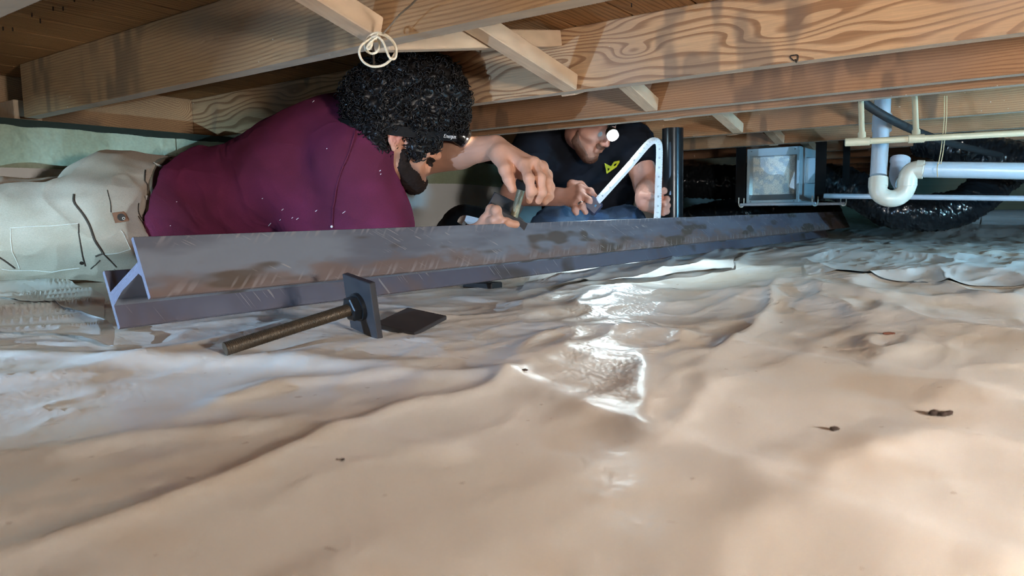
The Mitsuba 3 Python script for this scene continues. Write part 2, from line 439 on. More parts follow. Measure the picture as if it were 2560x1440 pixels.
WY = 2.27
def wall_face(x0, x1, z0, z1, yy, amp, nx=160, nz=16, th=0.2):
    g = grid_mesh(np.linspace(x0, x1, nx), np.linspace(z0, z1, nz), lambda a, b: yy + amp * (meshkit.fbm(np.stack([a * 1.7, b * 3, a * 0], -1), 3, 3) - 0.5))
    v = g.vertices[:, [0, 2, 1]]
    g = trimesh.Trimesh(v, g.faces, process=False)
    return cat(g, bbox([x0, yy + amp, z0], [x1, yy + th, z1 - 0.002]))
wall = thing('wall_back', 'foundation wall with greenish skim coat behind the men', 'wall'); labels['wall_back'] = {'label': 'parged foundation wall with a greenish coat behind the two men', 'kind': 'structure'}
seam = on_y(440, 345, WY)[0]
scene['wall_back'] = mikit.ply(bbox([-2.6, WY + 0.02, -0.2], [8.3, WY + 0.2, ZB - 0.012]), 'm_wall')
part('wall_back', 'panel', wall_face(-2.6, seam - 0.0025, -0.2, ZB - 0.008, WY, 0.008), 'm_wall', smooth=40)
part('wall_back', 'panel', wall_face(seam + 0.0025, 3.9, -0.2, ZB - 0.012, WY + 0.002, 0.008), 'm_wall', smooth=40)
part('wall_back', 'panel', wall_face(3.905, 8.3, -0.2, ZB - 0.010, WY + 0.001, 0.008), 'm_wall', smooth=40)
# plastic liner on the lower half of the wall
def liner():
    zt = lambda a: on_y(0, 422, WY)[2] + 0.004 * np.sin(a * 3.1) + 0.004 * np.sin(a * 7 + 1)
    xs, ts = np.linspace(-2.4, 8.2, 260), np.linspace(0, 1, 18)
    g = grid_mesh(xs, ts, lambda a, t: WY - 0.004 - 0.012 * (1 - t) * meshkit.fbm(np.stack([a * 4, t * 2, a * 0], -1), 3, 8) - 0.05 * np.clip(0.25 - t, 0, 1) ** 1.5)
    v = g.vertices; zz = 0.0 + v[:, 1] * (zt(v[:, 0]) - 0.0)
    return trimesh.Trimesh(np.stack([v[:, 0], v[:, 2], zz], 1), g.faces, process=False)
solid('wall_liner', liner(), 'm_sheet', 'pale plastic liner sheet fixed along the lower half of the foundation wall', 'liner', smooth=True)
def ragged():
    xs = np.arange(-2.5, 8.2, 0.012)
    lo = ZB - 0.014 - 0.010 * meshkit.fbm(np.stack([xs * 14, xs * 0, xs * 0], -1), 3, 4) - 0.012 * (meshkit.noise(np.stack([xs * 2.2, xs * 0, xs * 0], -1), 6) > 0.72)
    hi = np.full_like(xs, ZB - 0.0005)
    V, f = [], []
    for x, l, h in zip(xs, lo, hi):
        V += [(x, WY - 0.008, l), (x, WY - 0.008, h), (x, WY + 0.14, h), (x, WY + 0.14, l)]
    for i in range(len(xs) - 1):
        a = 4 * i
        for j in range(4):
            k = (j + 1) % 4
            f += [[a + j, a + 4 + k, a + 4 + j], [a + j, a + k, a + 4 + k]]
    return trimesh.Trimesh(V, f, process=False)
solid('sill_gasket', ragged(), 'm_foam', 'ragged dark green foam strip between wall top and joists', 'gasket')
solid('rim_board', bbox([-2.5, WY + 0.165, ZB], [8.2, WY + 0.20, ZT], 0.002), 'm_joist', 'dark rim board standing on the foundation wall behind the joist ends', 'board')
q = on_y(55, 275, WY + 0.06)
solid('wood_block', bbox([q[0] - 0.035, WY + 0.02, ZB], [q[0] + 0.035, WY + 0.12, ZB + 0.055], 0.002), 'm_brace', 'small pale wood block on the wall top left of the dark joist', 'block')
struct('wall_right', bbox([8.25, -4.5, -0.2], [8.4, 2.5, ZT + 0.02]), 'm_wall', 'far foundation wall beyond the ducts')

# cross bridging between the joists
BY = 0.862
def brace(x0, z0, x1, z1, yy):
    a, b = np.array([x0, yy, z0]), np.array([x1, yy, z1])
    d = unit(b - a); n = np.cross(d, [0, 1, 0])
    L = np.linalg.norm(b - a)
    m = bbox([-0.018, -0.019, 0], [0.018, 0.019, L], 0.002)
    return frame(a, n, np.array([0, 1.0, 0]), d, m)
bays = [(3, 'meeting the dark joist at the cable coil'), (4, 'under the subfloor above the curly haired man'), (5, 'just beyond the bold grained joist'),
        (7, 'right of the steel post top'), (8, 'in the bay in front of the grey filter unit'), (9, 'in the dim bay above the grey filter unit')]
for i, where in bays:
    x0, x1 = JX[i] + JTH, JX[i + 1]
    solid('bridging_brace', brace(x0 + 0.006, ZT - 0.022, x1 - 0.008, ZB + 0.016, BY), 'm_brace', 'wood brace sloping down and away, ' + where, 'brace', 'cross braces between the joists')
    solid('bridging_brace', brace(x0 + 0.008, ZB + 0.016, x1 - 0.006, ZT - 0.022, BY + 0.043), 'm_brace', 'wood brace sloping up and away, ' + where, 'brace', 'cross braces between the joists')

# ---------------------------------------------------------------- lamps outside the picture
def work_lamp(pos, aim, size, col, label, stand_z):
    t = thing('work_lamp', label, 'lamp')
    z = unit(aim - pos); x, y, _ = basis(z)
    w, h = size
    part(t, 'housing', frame(pos - z * 0.022, x, y, z, bbox([-w / 2 - .012, -h / 2 - .012, -.02], [w / 2 + .012, h / 2 + .012, .016], 0.005)), 'm_black')
    lens = frame(pos, x, y, z, bbox([-w / 2, -h / 2, -.003], [w / 2, h / 2, 0.0]))
    key = part(t, 'lens', lens, 'm_lens')
    scene[key]['emitter'] = {'type': 'area', 'radiance': {'type': 'rgb', 'value': col}}
    fz = float(floor_z(pos[0], pos[1]))
    part(t, 'stand', cat(cyl(pos - z * 0.03, [pos[0] - z[0] * .03, pos[1] - z[1] * .03, fz + 0.01], 0.009, 10), bbox([pos[0] - .07, pos[1] - .07, fz - .01], [pos[0] + .07, pos[1] + .07, fz + .012], 0.004)), 'm_black')
    return t
work_lamp(WARM_LAMP, WARM_AIM, (0.20, 0.14), WARM_RGB, 'warm halogen work lamp on a stand behind the photographer', 0)
work_lamp(LEFT_LAMP, LEFT_AIM, (0.09, 0.07), LEFT_RGB, 'cold white work lamp on the floor by the legs of the lying man', 0)
work_lamp(RIGHT_LAMP, RIGHT_AIM, (0.12, 0.09), RIGHT_RGB, 'cold white work lamp on the floor facing the ducts', 0)
scene['left_flood'] = dict(type='spot', to_world=T().look_at(origin=(LEFT_LAMP + unit(LEFT_AIM - LEFT_LAMP) * 0.01).tolist(), target=LEFT_AIM.tolist(), up=[0, 0, 1]), cutoff_angle=15, beam_width=9, intensity={'type': 'rgb', 'value': LEFT_SPOT})
AIM2 = np.array([0.45, 1.08, 0.04])
scene['left_flood_001'] = dict(type='spot', to_world=T().look_at(origin=(LEFT_LAMP + np.array([0.02, 0, 0.0])).tolist(), target=AIM2.tolist(), up=[0, 0, 1]), cutoff_angle=26, beam_width=12, intensity={'type': 'rgb', 'value': [x * 11 for x in (0.40, 0.66, 1.0)]})  # added second spot without a housing, brightens the beam end and nearby floor

# ---------------------------------------------------------------- steel beam
B0 = np.array([0.545, 1.0715, -0.071 + EZ]); B1 = np.array([4.45, 0.83, -0.060 + EZ])
bx = unit(B1 - B0)
_fd = np.array([0, -0.438, -0.899]); bf = unit(_fd - _fd @ bx * bx)      # down the flange
bw = np.cross(bf, bx)                                                    # from the near flange to the far one
if bw[1] < 0: bw = -bw
BL = np.linalg.norm(B1 - B0)
BD, BFW, TF, TW = 0.136, 0.100, 0.0085, 0.0075
def beam_piece(poly, n=60):
    """a profile in (across web, along flange) swept along the beam, with uv for its steel"""
    m = []
    c = np.array(poly, float); V, UV, Fc = [], [], []
    for i in range(n):
        u = BL * i / (n - 1)
        for (w_, f_) in c:
            V.append(B0 + bx * u + bw * w_ + bf * f_); UV.append((u, (f_ + BFW / 2) / BFW))
    k = len(c)
    for i in range(n - 1):
        for j in range(k):
            q = (j + 1) % k
            Fc += [[i * k + j, (i + 1) * k + j, (i + 1) * k + q], [i * k + j, (i + 1) * k + q, i * k + q]]
    for s, e in ((0, 1), (n - 1, -1)):
        base = len(V)
        for (w_, f_) in c:
            V.append(B0 + bx * (BL * s / (n - 1)) + bw * w_ + bf * f_); UV.append((BL * s / (n - 1) + 9, 0.35))
        tri = [[base, base + j, base + j + 1] for j in range(1, k - 1)]
        Fc += tri if e > 0 else [t[::-1] for t in tri]
    me = trimesh.Trimesh(V, Fc, process=False)
    return me, np.array(UV)
ch = 0.0012
def flange_poly(w0):
    h = BFW / 2
    return [(w0 + ch, -h), (w0 + TF - ch, -h), (w0 + TF, -h + ch), (w0 + TF, h - ch), (w0 + TF - ch, h), (w0 + ch, h), (w0, h - ch), (w0, -h + ch)]
bt = thing('steel_girder', 'long rusty steel I-beam lying tilted on the plastic floor across the picture', 'beam')
for w0 in (0.0, BD - TF):
    me, uv = beam_piece(flange_poly(w0))
    if w0 > 0: uv = np.stack([uv[:, 0] * 1.0 + 5.3, 0.25 + 0.3 * np.clip(uv[:, 1], 0, 1)], 1)
    part(bt, 'flange', me, 'm_beam', uv=uv)
me, uv = beam_piece([(TF, -TW / 2 - .008), (TF + .008, -TW / 2), (BD - TF - .008, -TW / 2), (BD - TF, -TW / 2 - .008), (BD - TF, TW / 2 + .008), (BD - TF - .008, TW / 2), (TF + .008, TW / 2), (TF, TW / 2 + .008)])
part(bt, 'web', me, 'm_beam', uv=uv)
def beam_under(px, py, dx, dy, hgt):
    pass
for (px, py, w, lab) in [(510, 812, 0.045, 'small black block under the left end of the steel beam'), (1206, 708, 0.05, 'small black block under the steel beam right of the flat plate')]:
    d = 1.47 if px < 800 else 1.93
    p0 = at(px, py, d); fz = float(floor_z(p0[0], p0[1]))
    solid('support_block', bbox([p0[0] - w / 2, p0[1] - .05, fz - 0.012], [p0[0] + w / 2, p0[1] + .05, max(p0[2] + .004, fz + .006)], 0.003), 'm_black', lab, 'block')

# ---------------------------------------------------------------- screw jack heads
def screw_rod(a, b, r, pitch=0.0026, sides=16):
    a, b = np.asarray(a, float), np.asarray(b, float); L = np.linalg.norm(b - a)
    n = int(L / pitch * 4)
    s = np.linspace(0, 1, n)
    return tube(a + (b - a) * s[:, None], r * (1 - 0.075 * (0.5 + 0.5 * np.cos(s * L / pitch * 2 * np.pi))), sides)
def hex_nut(a, b, r):
    a, b = np.asarray(a, float), np.asarray(b, float)
    u = unit(b - a)
    return tube([a, a + u * .0015, b - u * .0015, b], [r * .9, r, r, r * .9], 6)
t = thing('screw_jack', 'dark square steel plate with a threaded rod leaning in front of the beam', 'jack')
n_ = unit(-RIGHT * 0.86 - FWD * 0.44 + np.array([0, 0, -0.30]))
c_ = at(906, 764, 1.17)
end = at(563, 884, 1.03); end[2] = float(floor_z(end[0], end[1])) + 0.011; n_ = unit(end - at(890, 770, 1.16))
h_ = unit(np.cross(np.array([0, 0, 1.0]), n_)); v_ = np.cross(n_, h_)
tw = math.radians(-7); h2 = h_ * math.cos(tw) + v_ * math.sin(tw); v2 = np.cross(n_, h2)
plate = bbox([-0.044, -0.048, -0.0055], [0.044, 0.048, 0.0055], 0.0012)
part(t, 'plate', frame(c_, h2, v2, n_, plate), 'm_steel')
part(t, 'nut', cat(hex_nut(c_ + n_ * .005, c_ + n_ * .026, 0.021), tube([c_ + n_ * .005, c_ + n_ * .012], 0.0235, 24)), 'm_post', smooth=25)
part(t, 'threaded_rod', screw_rod(c_ + n_ * .02, end, 0.0104), 'm_rod', smooth=True)
q = on_z(1015, 806, 0.012); fz = float(floor_z(q[0], q[1]))
p1, p2, p3 = at(1012, 764, 1.33), at(1092, 781, 1.30), at(958, 828, 1.20)
x_ = unit(p2 - p1); y_ = unit((p3 - p1) - (p3 - p1) @ x_ * x_); z_ = np.cross(x_, y_)
if z_[2] < 0: y_, z_ = -y_, -z_
solid('steel_plate', frame((p2 + p3) / 2, x_, y_, z_, bbox([-.042, -.05, -.004], [.042, .05, .004], .001)), 'm_steel', 'dark flat steel plate lying on the floor right behind the leaning jack plate', 'plate')

# jack held by the lying man
t = thing('held_screw_jack', 'threaded jack rod with a flat saddle plate held in the hands of the lying man', 'jack')
ra, rb = at(1309, 452, 1.785), at(1281, 556, 1.815)
ax = unit(ra - rb)
part(t, 'threaded_rod', screw_rod(rb, ra, 0.0104), 'm_rod_bright', smooth=True)
part(t, 'nut', hex_nut(rb + (ra - rb) * .80, rb + (ra - rb) * 1.0, 0.0185), 'm_post', smooth=25)
pe = unit(at(1318, 558, 1.80) - at(1245, 523, 1.77))
pu = unit(ax - ax @ pe * pe); pf = np.cross(pe, pu)
if pf @ FWD < 0: pf = -pf
pc = (at(1245, 523, 1.77) + at(1318, 558, 1.80)) / 2
lip = lambda c, hh: frame(c, pe, pu, np.cross(pe, pu), bbox([-.044, -hh, -.003], [.044, hh, .003], .001))
part(t, 'saddle_plate', frame(pc + pf * .045 - pu * .004, pe, pf, np.cross(pe, pf), bbox([-.042, -.045, -.003], [.042, .045, .003], .001)), 'm_steel')
part(t, 'saddle_lip', lip(pc - pu * .016, .016), 'm_steel', 'front lip with a white mark')
part(t, 'saddle_lip', lip(pc + pf * .09 + pu * .006, .020), 'm_steel')
mk = pc - pu * .014 - pf * .0035
mk_d = unit(at(1270, 538, 1.78) - at(1260, 546, 1.78)); mk_d = unit(mk_d - mk_d @ pf * pf)
part(t, 'paint_mark', frame(mk - pe * .003, mk_d, np.cross(pf, mk_d), pf, bbox([-.0065, -.002, -.0006], [.0065, .002, .0006])), 'm_white', 'white paint mark')

# ---------------------------------------------------------------- steel post and tape
pt, pb = at(1682, 321, 2.66), at(1682, 600, 2.66)
pb = np.array([pt[0] + .004, pt[1], EZ - 0.088])
post = cat(ring_tube(pb, pt, 0.039, 0.035, 40))
solid('steel_post', post, 'm_post', 'black round steel post standing upright on the rear flange of the beam', 'post', smooth=30)

# ---------------------------------------------------------------- cable coil and strings
def px_path(pts, d, n=60):
    return spline([at(a, b, (dd[0] if dd else d)) for a, b, *dd in pts], n)
t = thing('cable_coil', 'coil of cream cable hanging from a nail under the dark joist', 'cable')
D0 = 1.165
loop = [(944, 86, 1.0788), (925, 98, 1.0742), (905, 112, 1.0695), (898, 132, 1.0695), (908, 154, 1.0695), (930, 166, 1.0695), (955, 164, 1.0695), (972, 154, 1.0695), (985, 138, 1.0742), (990, 120, 1.0788), (980, 100, 1.0835), (962, 86, 1.0835), (940, 82, 1.0835), (923, 92, 1.0835),
        (913, 108, 1.0788), (916, 126, 1.0788), (930, 134, 1.0788), (944, 128, 1.0788), (949, 112, 1.0788), (944, 98, 1.0769), (930, 93, 1.0742), (945, 92, 1.0714), (958, 106, 1.0695), (966, 126, 1.0676), (975, 145, 1.0676), (987, 146, 1.0695), (991, 128, 1.0742), (984, 108, 1.0788), (968, 92, 1.0807), (945, 84, 1.0816)]
part(t, 'loop', tube(px_path(loop, D0, 400), 0.0019, 8), 'm_cord', smooth=True)
inner = [(943, 93, 1.0723), (928, 104, 1.0695), (918, 118, 1.0695), (921, 123, 1.0695), (928, 116, 1.0695), (932, 100, 1.0714)]
part(t, 'loop', tube(px_path(inner, D0, 80), 0.0019, 8), 'm_cord', smooth=True)
nl = at(933, 96, 1.0788)
solid('nail', cat(cyl(at(931, 88, 1.18), at(935, 163, 1.0788), 0.0016, 8), cyl(at(935, 163, 1.0788), at(935, 164.5, 1.0788), 0.003, 10)), 'm_nail', 'long nail hanging through the cream cable coil', 'nail')
lead = [(958, 84, 1.08), (978, 62, 1.07), (1000, 36, 1.05), (1030, 10, 1.0), (1070, -30, 0.95)]
part(t, 'lead', tube(px_path(lead, 1.1, 60), 0.0014, 6), 'm_wire', smooth=True)
tw_ = [(1985, 152), (1977, 145), (1977, 140), (1985, 138), (1994, 138), (1995, 146), (1991, 156), (1988, 148)]
D3 = lambda px, py: on_x(px, py, JX[5] - .002)
solid('wire_loop', tube(spline([D3(a, b) for a, b in tw_], 60), 0.0011, 6), 'm_nail', 'small bent wire stuck to the lower edge of the bold grained joist', 'wire', smooth=True)

# ---------------------------------------------------------------- filter unit on its hanger
t = thing('filter_unit', 'grey metal air unit with a silvery mesh filter hanging under the joists', 'unit')
fx = 3.33
a_ = on_x(1868, 372, fx); b_ = on_x(2000, 366, fx); c0 = on_x(1866, 508, fx)
y0, y1 = b_[1], a_[1]; zt, zb = (a_[2] + b_[2]) / 2, c0[2]
fw, fh = y1 - y0, zt - zb
x1 = fx + 0.30
m = 0.012
body = cat(bbox([fx + .03, y0, zb], [x1, y1, zt], .003), bbox([fx, y0, zb], [fx + .04, y0 + m, zt], .0015), bbox([fx, y1 - m, zb], [fx + .04, y1, zt], .0015),
           bbox([fx, y0, zt - .035], [fx + .04, y1, zt], .0015), bbox([fx, y0, zb], [fx + .04, y1, zb + .012], .0015))
part(t, 'cabinet', body, 'm_unit')
def bevel_frame():
    o = [(y0 + m, zb + .012), (y1 - m, zb + .012), (y1 - m, zt - .035), (y0 + m, zt - .035)]
    i_ = [(y0 + .027, zb + .040), (y1 - .022, zb + .040), (y1 - .022, zt - .038), (y0 + .027, zt - .038)]
    V = [(fx + .002, *p) for p in o] + [(fx + .026, *p) for p in i_]
    return trimesh.Trimesh(V, [f for k in range(4) for f in ([k, (k + 1) % 4, 4 + (k + 1) % 4], [k, 4 + (k + 1) % 4, 4 + k])], process=False)
part(t, 'frame', bevel_frame(), 'm_unit_trim', 'shiny bevelled frame')
fl = [(fx + .024, y0 + .022, zb + .034), (fx + .024, y1 - .018, zb + .034), (fx + .024, y1 - .018, zt - .036), (fx + .024, y0 + .022, zt - .036)]
flm = trimesh.Trimesh(np.vstack([fl, np.array(fl) + [.006, 0, 0]]), [[0, 2, 1], [0, 3, 2], [4, 5, 6], [4, 6, 7]], process=False)
part(t, 'mesh_filter', flm, 'm_filter', 'silvery perforated filter', uv=np.array([(0, 0), (1, 0), (1, 1), (0, 1)] * 2, float))
jb = on_y(2010, 440, y0)
part(t, 'junction_box', bbox([fx + .11, y0 - .045, zb + .085], [fx + .20, y0 + .001, zb + .20], .003), 'm_unit', 'small pale control box on the side')
part(t, 'outlet', tube([[x1 - .01, y0 + .12, zb + .13], [x1 + .12, y0 + .11, zb + .12]], 0.095, 28), 'm_unit_trim', smooth=40)
for sx, sy in ((0.01, y0 + .02), (0.01, y1 - .02)):
    part(t, 'screw', cyl([fx - .0015, sy, zt - .012], [fx + .002, sy, zt - .012], .0022, 8), 'm_nail')
    part(t, 'screw', cyl([fx - .0015, sy, zb + .006], [fx + .002, sy, zb + .006], .0022, 8), 'm_nail')
# rails and straps
hg = thing('hanger_rail', 'pale rail with white hooks under the grey filter unit', 'rail')
r0, r1 = on_x(1850, 509, fx - .004), on_x(2040, 507, fx - .004)
r0[2] = r1[2] = zb - .007
part(hg, 'rail', cyl(r0, r1, .0068, 14, .002), 'm_conduit', smooth=40)
r2 = np.array([x1 + .10, r1[1] + .02, r1[2]]); r3 = on_x(2112, 508, x1 + .1); r3[2] = r2[2]
part(hg, 'rail', cyl(r2 + [0, .25, 0], r3, .0068, 14, .002), 'm_conduit', smooth=40)
for c in (r0 + [0, -.006, 0], r1 + [0, .004, 0], r3 + [0, .006, 0]):
    hk = spline([c + [0, .012, .034], c + [0, .012, .006], c + [-.002, .004, -.010], c + [0, -.010, -.004], c + [0, -.012, .030]], 30)
    part(hg, 'hook', tube(hk, .0022, 6), 'm_hook', smooth=True)
for i, (c, wd, lab) in enumerate([(r0, .045, 'black hanging strap left of the grey filter unit'), (r1 + [0.02, -.01, 0], .045, 'black hanging strap right of the grey filter unit'), (r3, .03, 'black hanging strap right of the outlet of the filter unit')]):
    solid('hanging_strap', bbox([c[0] + .002, c[1] - wd / 2, c[2] + .012], [c[0] + .006, c[1] + wd / 2, ZT - .002]), 'm_strap', lab, 'strap')

# ---------------------------------------------------------------- pipes
t = thing('drain_trap', 'white plastic drain with a U-shaped trap running to the right edge', 'pipe')
R = 0.0243
vt = at(2209, 230, 2.30); vb = at(2196, 440, 2.24); vt[2] = ZT - .01
vx = unit(vb - vt)
part(t, 'riser_pipe', tube([vt, vb], R, 28), 'm_pvc', smooth=40)
ca, cb = at(2206, 289, 2.285), at(2204, 327, 2.275)
part(t, 'coupling', tube([ca, ca + unit(cb - ca) * .001, cb - unit(cb - ca) * .001, cb], [R, R + .0045, R + .0045, R], 28), 'm_pvc', smooth=40)
part(t, 'primer_smear', tube([at(2200.5, 331, 2.252), at(2200.5, 339, 2.25)], .0022, 6), 'm_primer', 'blue primer smear')
hub = lambda a, b, r, e=.004: tube([a, a + unit(b - a) * .001, b - unit(b - a) * .001, b], [r, r + e, r + e, r], 28)
part(t, 'trap_hub', hub(at(2196, 445, 2.24), at(2195, 468, 2.235), R), 'm_fitting', smooth=40)
ub = [(2195, 462, 2.235), (2195, 474, 2.232), (2203, 488, 2.228), (2222, 496, 2.22), (2243, 494, 2.215), (2259, 482, 2.21), (2267, 466, 2.205), (2268, 452, 2.205)]
part(t, 'trap_bend', tube(px_path(ub, 2.2, 50), R + .002, 28), 'm_fitting', smooth=True)
part(t, 'trap_hub', hub(at(2267, 466, 2.205), at(2268, 446, 2.203), R), 'm_fitting', smooth=40)
el = [(2268, 452, 2.203), (2271, 438, 2.20), (2281, 427, 2.195), (2296, 423, 2.185), (2308, 424, 2.18)]
part(t, 'elbow', tube(px_path(el, 2.2, 40), R + .002, 28), 'm_fitting', smooth=True)
part(t, 'elbow_hub', hub(at(2290, 423, 2.19), at(2310, 424, 2.178), R), 'm_fitting', smooth=40)
part(t, 'branch_pipe', tube([at(2304, 423.5, 2.18), at(2700, 430, 2.02)], R, 28), 'm_pvc', smooth=40)
t = solid('pipe_stub', tube(px_path([(2251, 397, 2.62), (2248, 420, 2.61), (2247, 440, 2.58), (2254, 455, 2.48), (2266, 460, 2.25)], 2.5, 24), [.034] * 3 + [.031] * 21, 24), 'm_conduit', 'grey pipe stub with a rim behind the white drain trap', 'pipe', smooth=40)
t = thing('water_line', 'thin cream water pipe with two tees crossing in front of the white drain', 'pipe')
r = 0.0085
wa, wb = at(2114, 356, 2.02), at(2640, 328, 1.84)
part(t, 'pipe', tube([wa, wb], r, 16), 'm_cpvc', smooth=40)
wu = unit(wb - wa); atw = lambda s: wa + wu * s
part(t, 'cap', hub(atw(-.002), atw(.030), r, .003), 'm_cpvc', smooth=40)
for s, (tx, ty, td) in ((0.042, (2152, 236, 2.05)), (0.176, (2286, 225, 2.03))):
    c = atw(s); top = at(tx, ty, td)
    part(t, 'tee', cat(hub(c - wu * .020, c + wu * .020, r, .003), hub(c, c + unit(top - c) * .028, r - .001, .003)), 'm_cpvc', smooth=40)
    top2 = c + (top - c) * ((ZT - .01 - c[2]) / (top[2] - c[2]))
    part(t, 'riser', tube([c, top2], r - .0008, 16), 'm_cpvc', smooth=40)
solid('conduit', tube([at(2060, 490, 3.05), at(2640, 497, 2.62)], .0105, 16), 'm_conduit', 'thin grey pipe running behind the U-shaped trap', 'pipe', smooth=40)
hz = [(2140, 235, 2.14), (2172, 265, 2.16), (2230, 300, 2.18), (2300, 332, 2.3), (2370, 356, 2.5), (2430, 372, 2.7), (2500, 388, 2.9)]
solid('black_hose', tube(px_path(hz, 2.2, 60), .0125, 14), 'm_black', 'black hose sagging past the white drain pipe', 'hose', smooth=True)
for k, (x_, lab) in enumerate(((2358, 'tan hanging string, left one of the pair'), (2364, 'tan hanging string, right one of the pair'))):
    solid('string', tube(px_path([(x_ + 3, 240, 2.15), (x_ + 2, 300, 2.14), (x_ - 5, 370, 2.12), (x_ - 12, 410, 2.115)], 2.1, 20), .0014, 5), 'm_string', lab + ' holding up the white drain pipe', 'string', smooth=True)
solid('pipe_tie', tube(spline([at(2344, 408, 2.135), at(2343, 424, 2.115), at(2344, 442, 2.14)], 12), .0014, 5), 'm_string', 'string loop tied around the white drain pipe', 'string', smooth=True)

def duct(pts, r, label, n=200):
    p = px_path(pts, 3, n)
    m = tube(p, r, 56)
    L = np.concatenate([[0], np.cumsum(np.linalg.norm(np.diff(p, axis=0), axis=1))])
    v = np.array(m.vertices); k = np.repeat(np.arange(n), 56); v0 = v[:n * 56]
    d = v0 - p[k]; d /= np.linalg.norm(d, axis=1, keepdims=True)
    rib = 0.5 - 0.5 * np.cos(L[k] / 0.034 * 2 * np.pi)
    w = meshkit.fbm(v0 * 30, 3, 3) - .5
    w2 = np.abs(meshkit.fbm(v0 * 75 + 3, 2, 5) - .5) * 2
    v[:n * 56] = v0 + d * (rib * .0018 + w * .022 + w2 * .010)[:, None]
    return trimesh.Trimesh(v, m.faces, process=False)
solid('flexible_duct', duct([(1990, 452, 3.75), (2080, 455, 3.55), (2150, 480, 3.45), (2220, 520, 3.38), (2300, 532, 3.32), (2380, 525, 3.3), (2440, 495, 3.3), (2500, 440, 3.35), (2570, 400, 3.4)], .082, '', 340), 'm_duct',
      'shiny black flexible duct sagging below the white trap', 'duct', smooth=True)
solid('flexible_duct', duct([(1640, 452, 3.9), (1740, 453, 3.85), (1820, 455, 3.8), (1880, 450, 3.75)], .088, ''), 'm_duct', 'shiny black flexible duct between the steel post and the filter unit', 'duct', smooth=True)
solid('flexible_duct', duct([(2300, 345, 3.3), (2380, 362, 3.2), (2480, 390, 3.1), (2580, 410, 3.0), (2700, 420, 2.9)], .078, ''), 'm_duct', 'shiny black flexible duct at the right edge above the white pipe', 'duct', smooth=True)
solid('flexible_duct', duct([(1700, 560, 4.6), (1780, 540, 4.4), (1860, 530, 4.3), (1960, 535, 4.3), (2080, 540, 4.4)], .085, ''), 'm_duct', 'dull black flexible duct low behind the right half of the beam', 'duct', smooth=True)
t = thing('sewer_pipe', 'thick grey pipe lying low at the right edge behind the floor', 'pipe')
sa, sb, sc = at(2300, 547, 4.7), at(2446, 546, 4.6), at(2760, 545, 4.4)
part(t, 'pipe', tube([sa, sc], .056, 28), 'm_sewer', smooth=40)
part(t, 'joint', hub(sb - unit(sc - sa) * .004, sb + unit(sc - sa) * .004, .056, .002), 'm_nail', smooth=40)

# loose plastic sheets on the floor
def sheet(edge, far_pts, lift, label, curl=0.010, n=120, m=26, side=1.0):
    """a strip of plastic lying on the floor: its near edge follows edge, it ends along far_pts"""
    e, f = spline([(*p, 0) for p in edge], n)[:, :2], spline([(*p, 0) for p in far_pts], n)[:, :2]
    s = np.linspace(0, 1, m) ** 1.6
    P = e[:, None] * (1 - s[None, :, None]) + f[:, None] * s[None, :, None]
    P = P + (meshkit.fbm(np.concatenate([P * 9, P[..., :1] * 0], -1), 3, 2)[..., None] - .5) * 0.02
    z = floor_z(P[..., 0], P[..., 1]) + 0.003 + lift + curl * np.exp(-s / 0.07)[None] * (0.5 + 0.7 * meshkit.noise(np.stack([e[:, 0] * 3, e[:, 1] * 3, e[:, 0] * 0], -1), 4))[:, None]
    end = np.minimum(1, np.minimum(np.arange(n), np.arange(n)[::-1]) / 10)[:, None]
    z = z * 1 - lift * 0.6 * (1 - end) + 0.006 * s * (meshkit.fbm(np.concatenate([P * 6, P[..., :1] * 0], -1), 3, 9))
    V = np.concatenate([P, z[..., None]], -1).reshape(-1, 3)
    i, j = np.meshgrid(np.arange(n - 1), np.arange(m - 1), indexing='ij'); a = (i * m + j).ravel()
    F = np.vstack([np.stack([a, a + m, a + m + 1], 1), np.stack([a, a + m + 1, a + 1], 1)])
    return solid('plastic_sheet', trimesh.Trimesh(V, F, process=False), 'm_sheet', label, 'sheet', smooth=True)
zf = 0.045
sheet([xy(2020, 694, zf), xy(2120, 690, zf), xy(2250, 704, zf), xy(2400, 712, zf), xy(2700, 722, zf)], [xy(2000, 650, zf), xy(2120, 640, zf), xy(2250, 645, zf), xy(2400, 650, zf), xy(2700, 655, zf)], 0.0, 'loose overlapping plastic sheet with a bright curled edge at the right', 0.003)
sheet([xy(1290, 706, zf), xy(1400, 690, zf), xy(1560, 684, zf), xy(1830, 668, zf)], [xy(1330, 668, .05), xy(1450, 640, .06), xy(1600, 624, .06), xy(1850, 606, .06)], 0.005, 'brightly lit white plastic sheet lying under the middle of the beam', 0.004)
sheet([xy(-300, 800, .03), xy(0, 832, .03), xy(140, 832, .03), xy(285, 846, .03)], [xy(-300, 735, .04), xy(0, 735, .04), xy(150, 755, .04), xy(280, 790, .04)], 0.004, 'pale plastic sheet with a white fold left of the beam end', 0.003)
sheet([xy(-300, 730, .05), xy(0, 748, .05), xy(140, 758, .05), xy(262, 772, .05)], [xy(-300, 690, .06), xy(0, 695, .06), xy(140, 705, .06), xy(262, 722, .06)], 0.006, 'pale plastic sheet with a bright fold by the thigh of the lying man', 0.005)

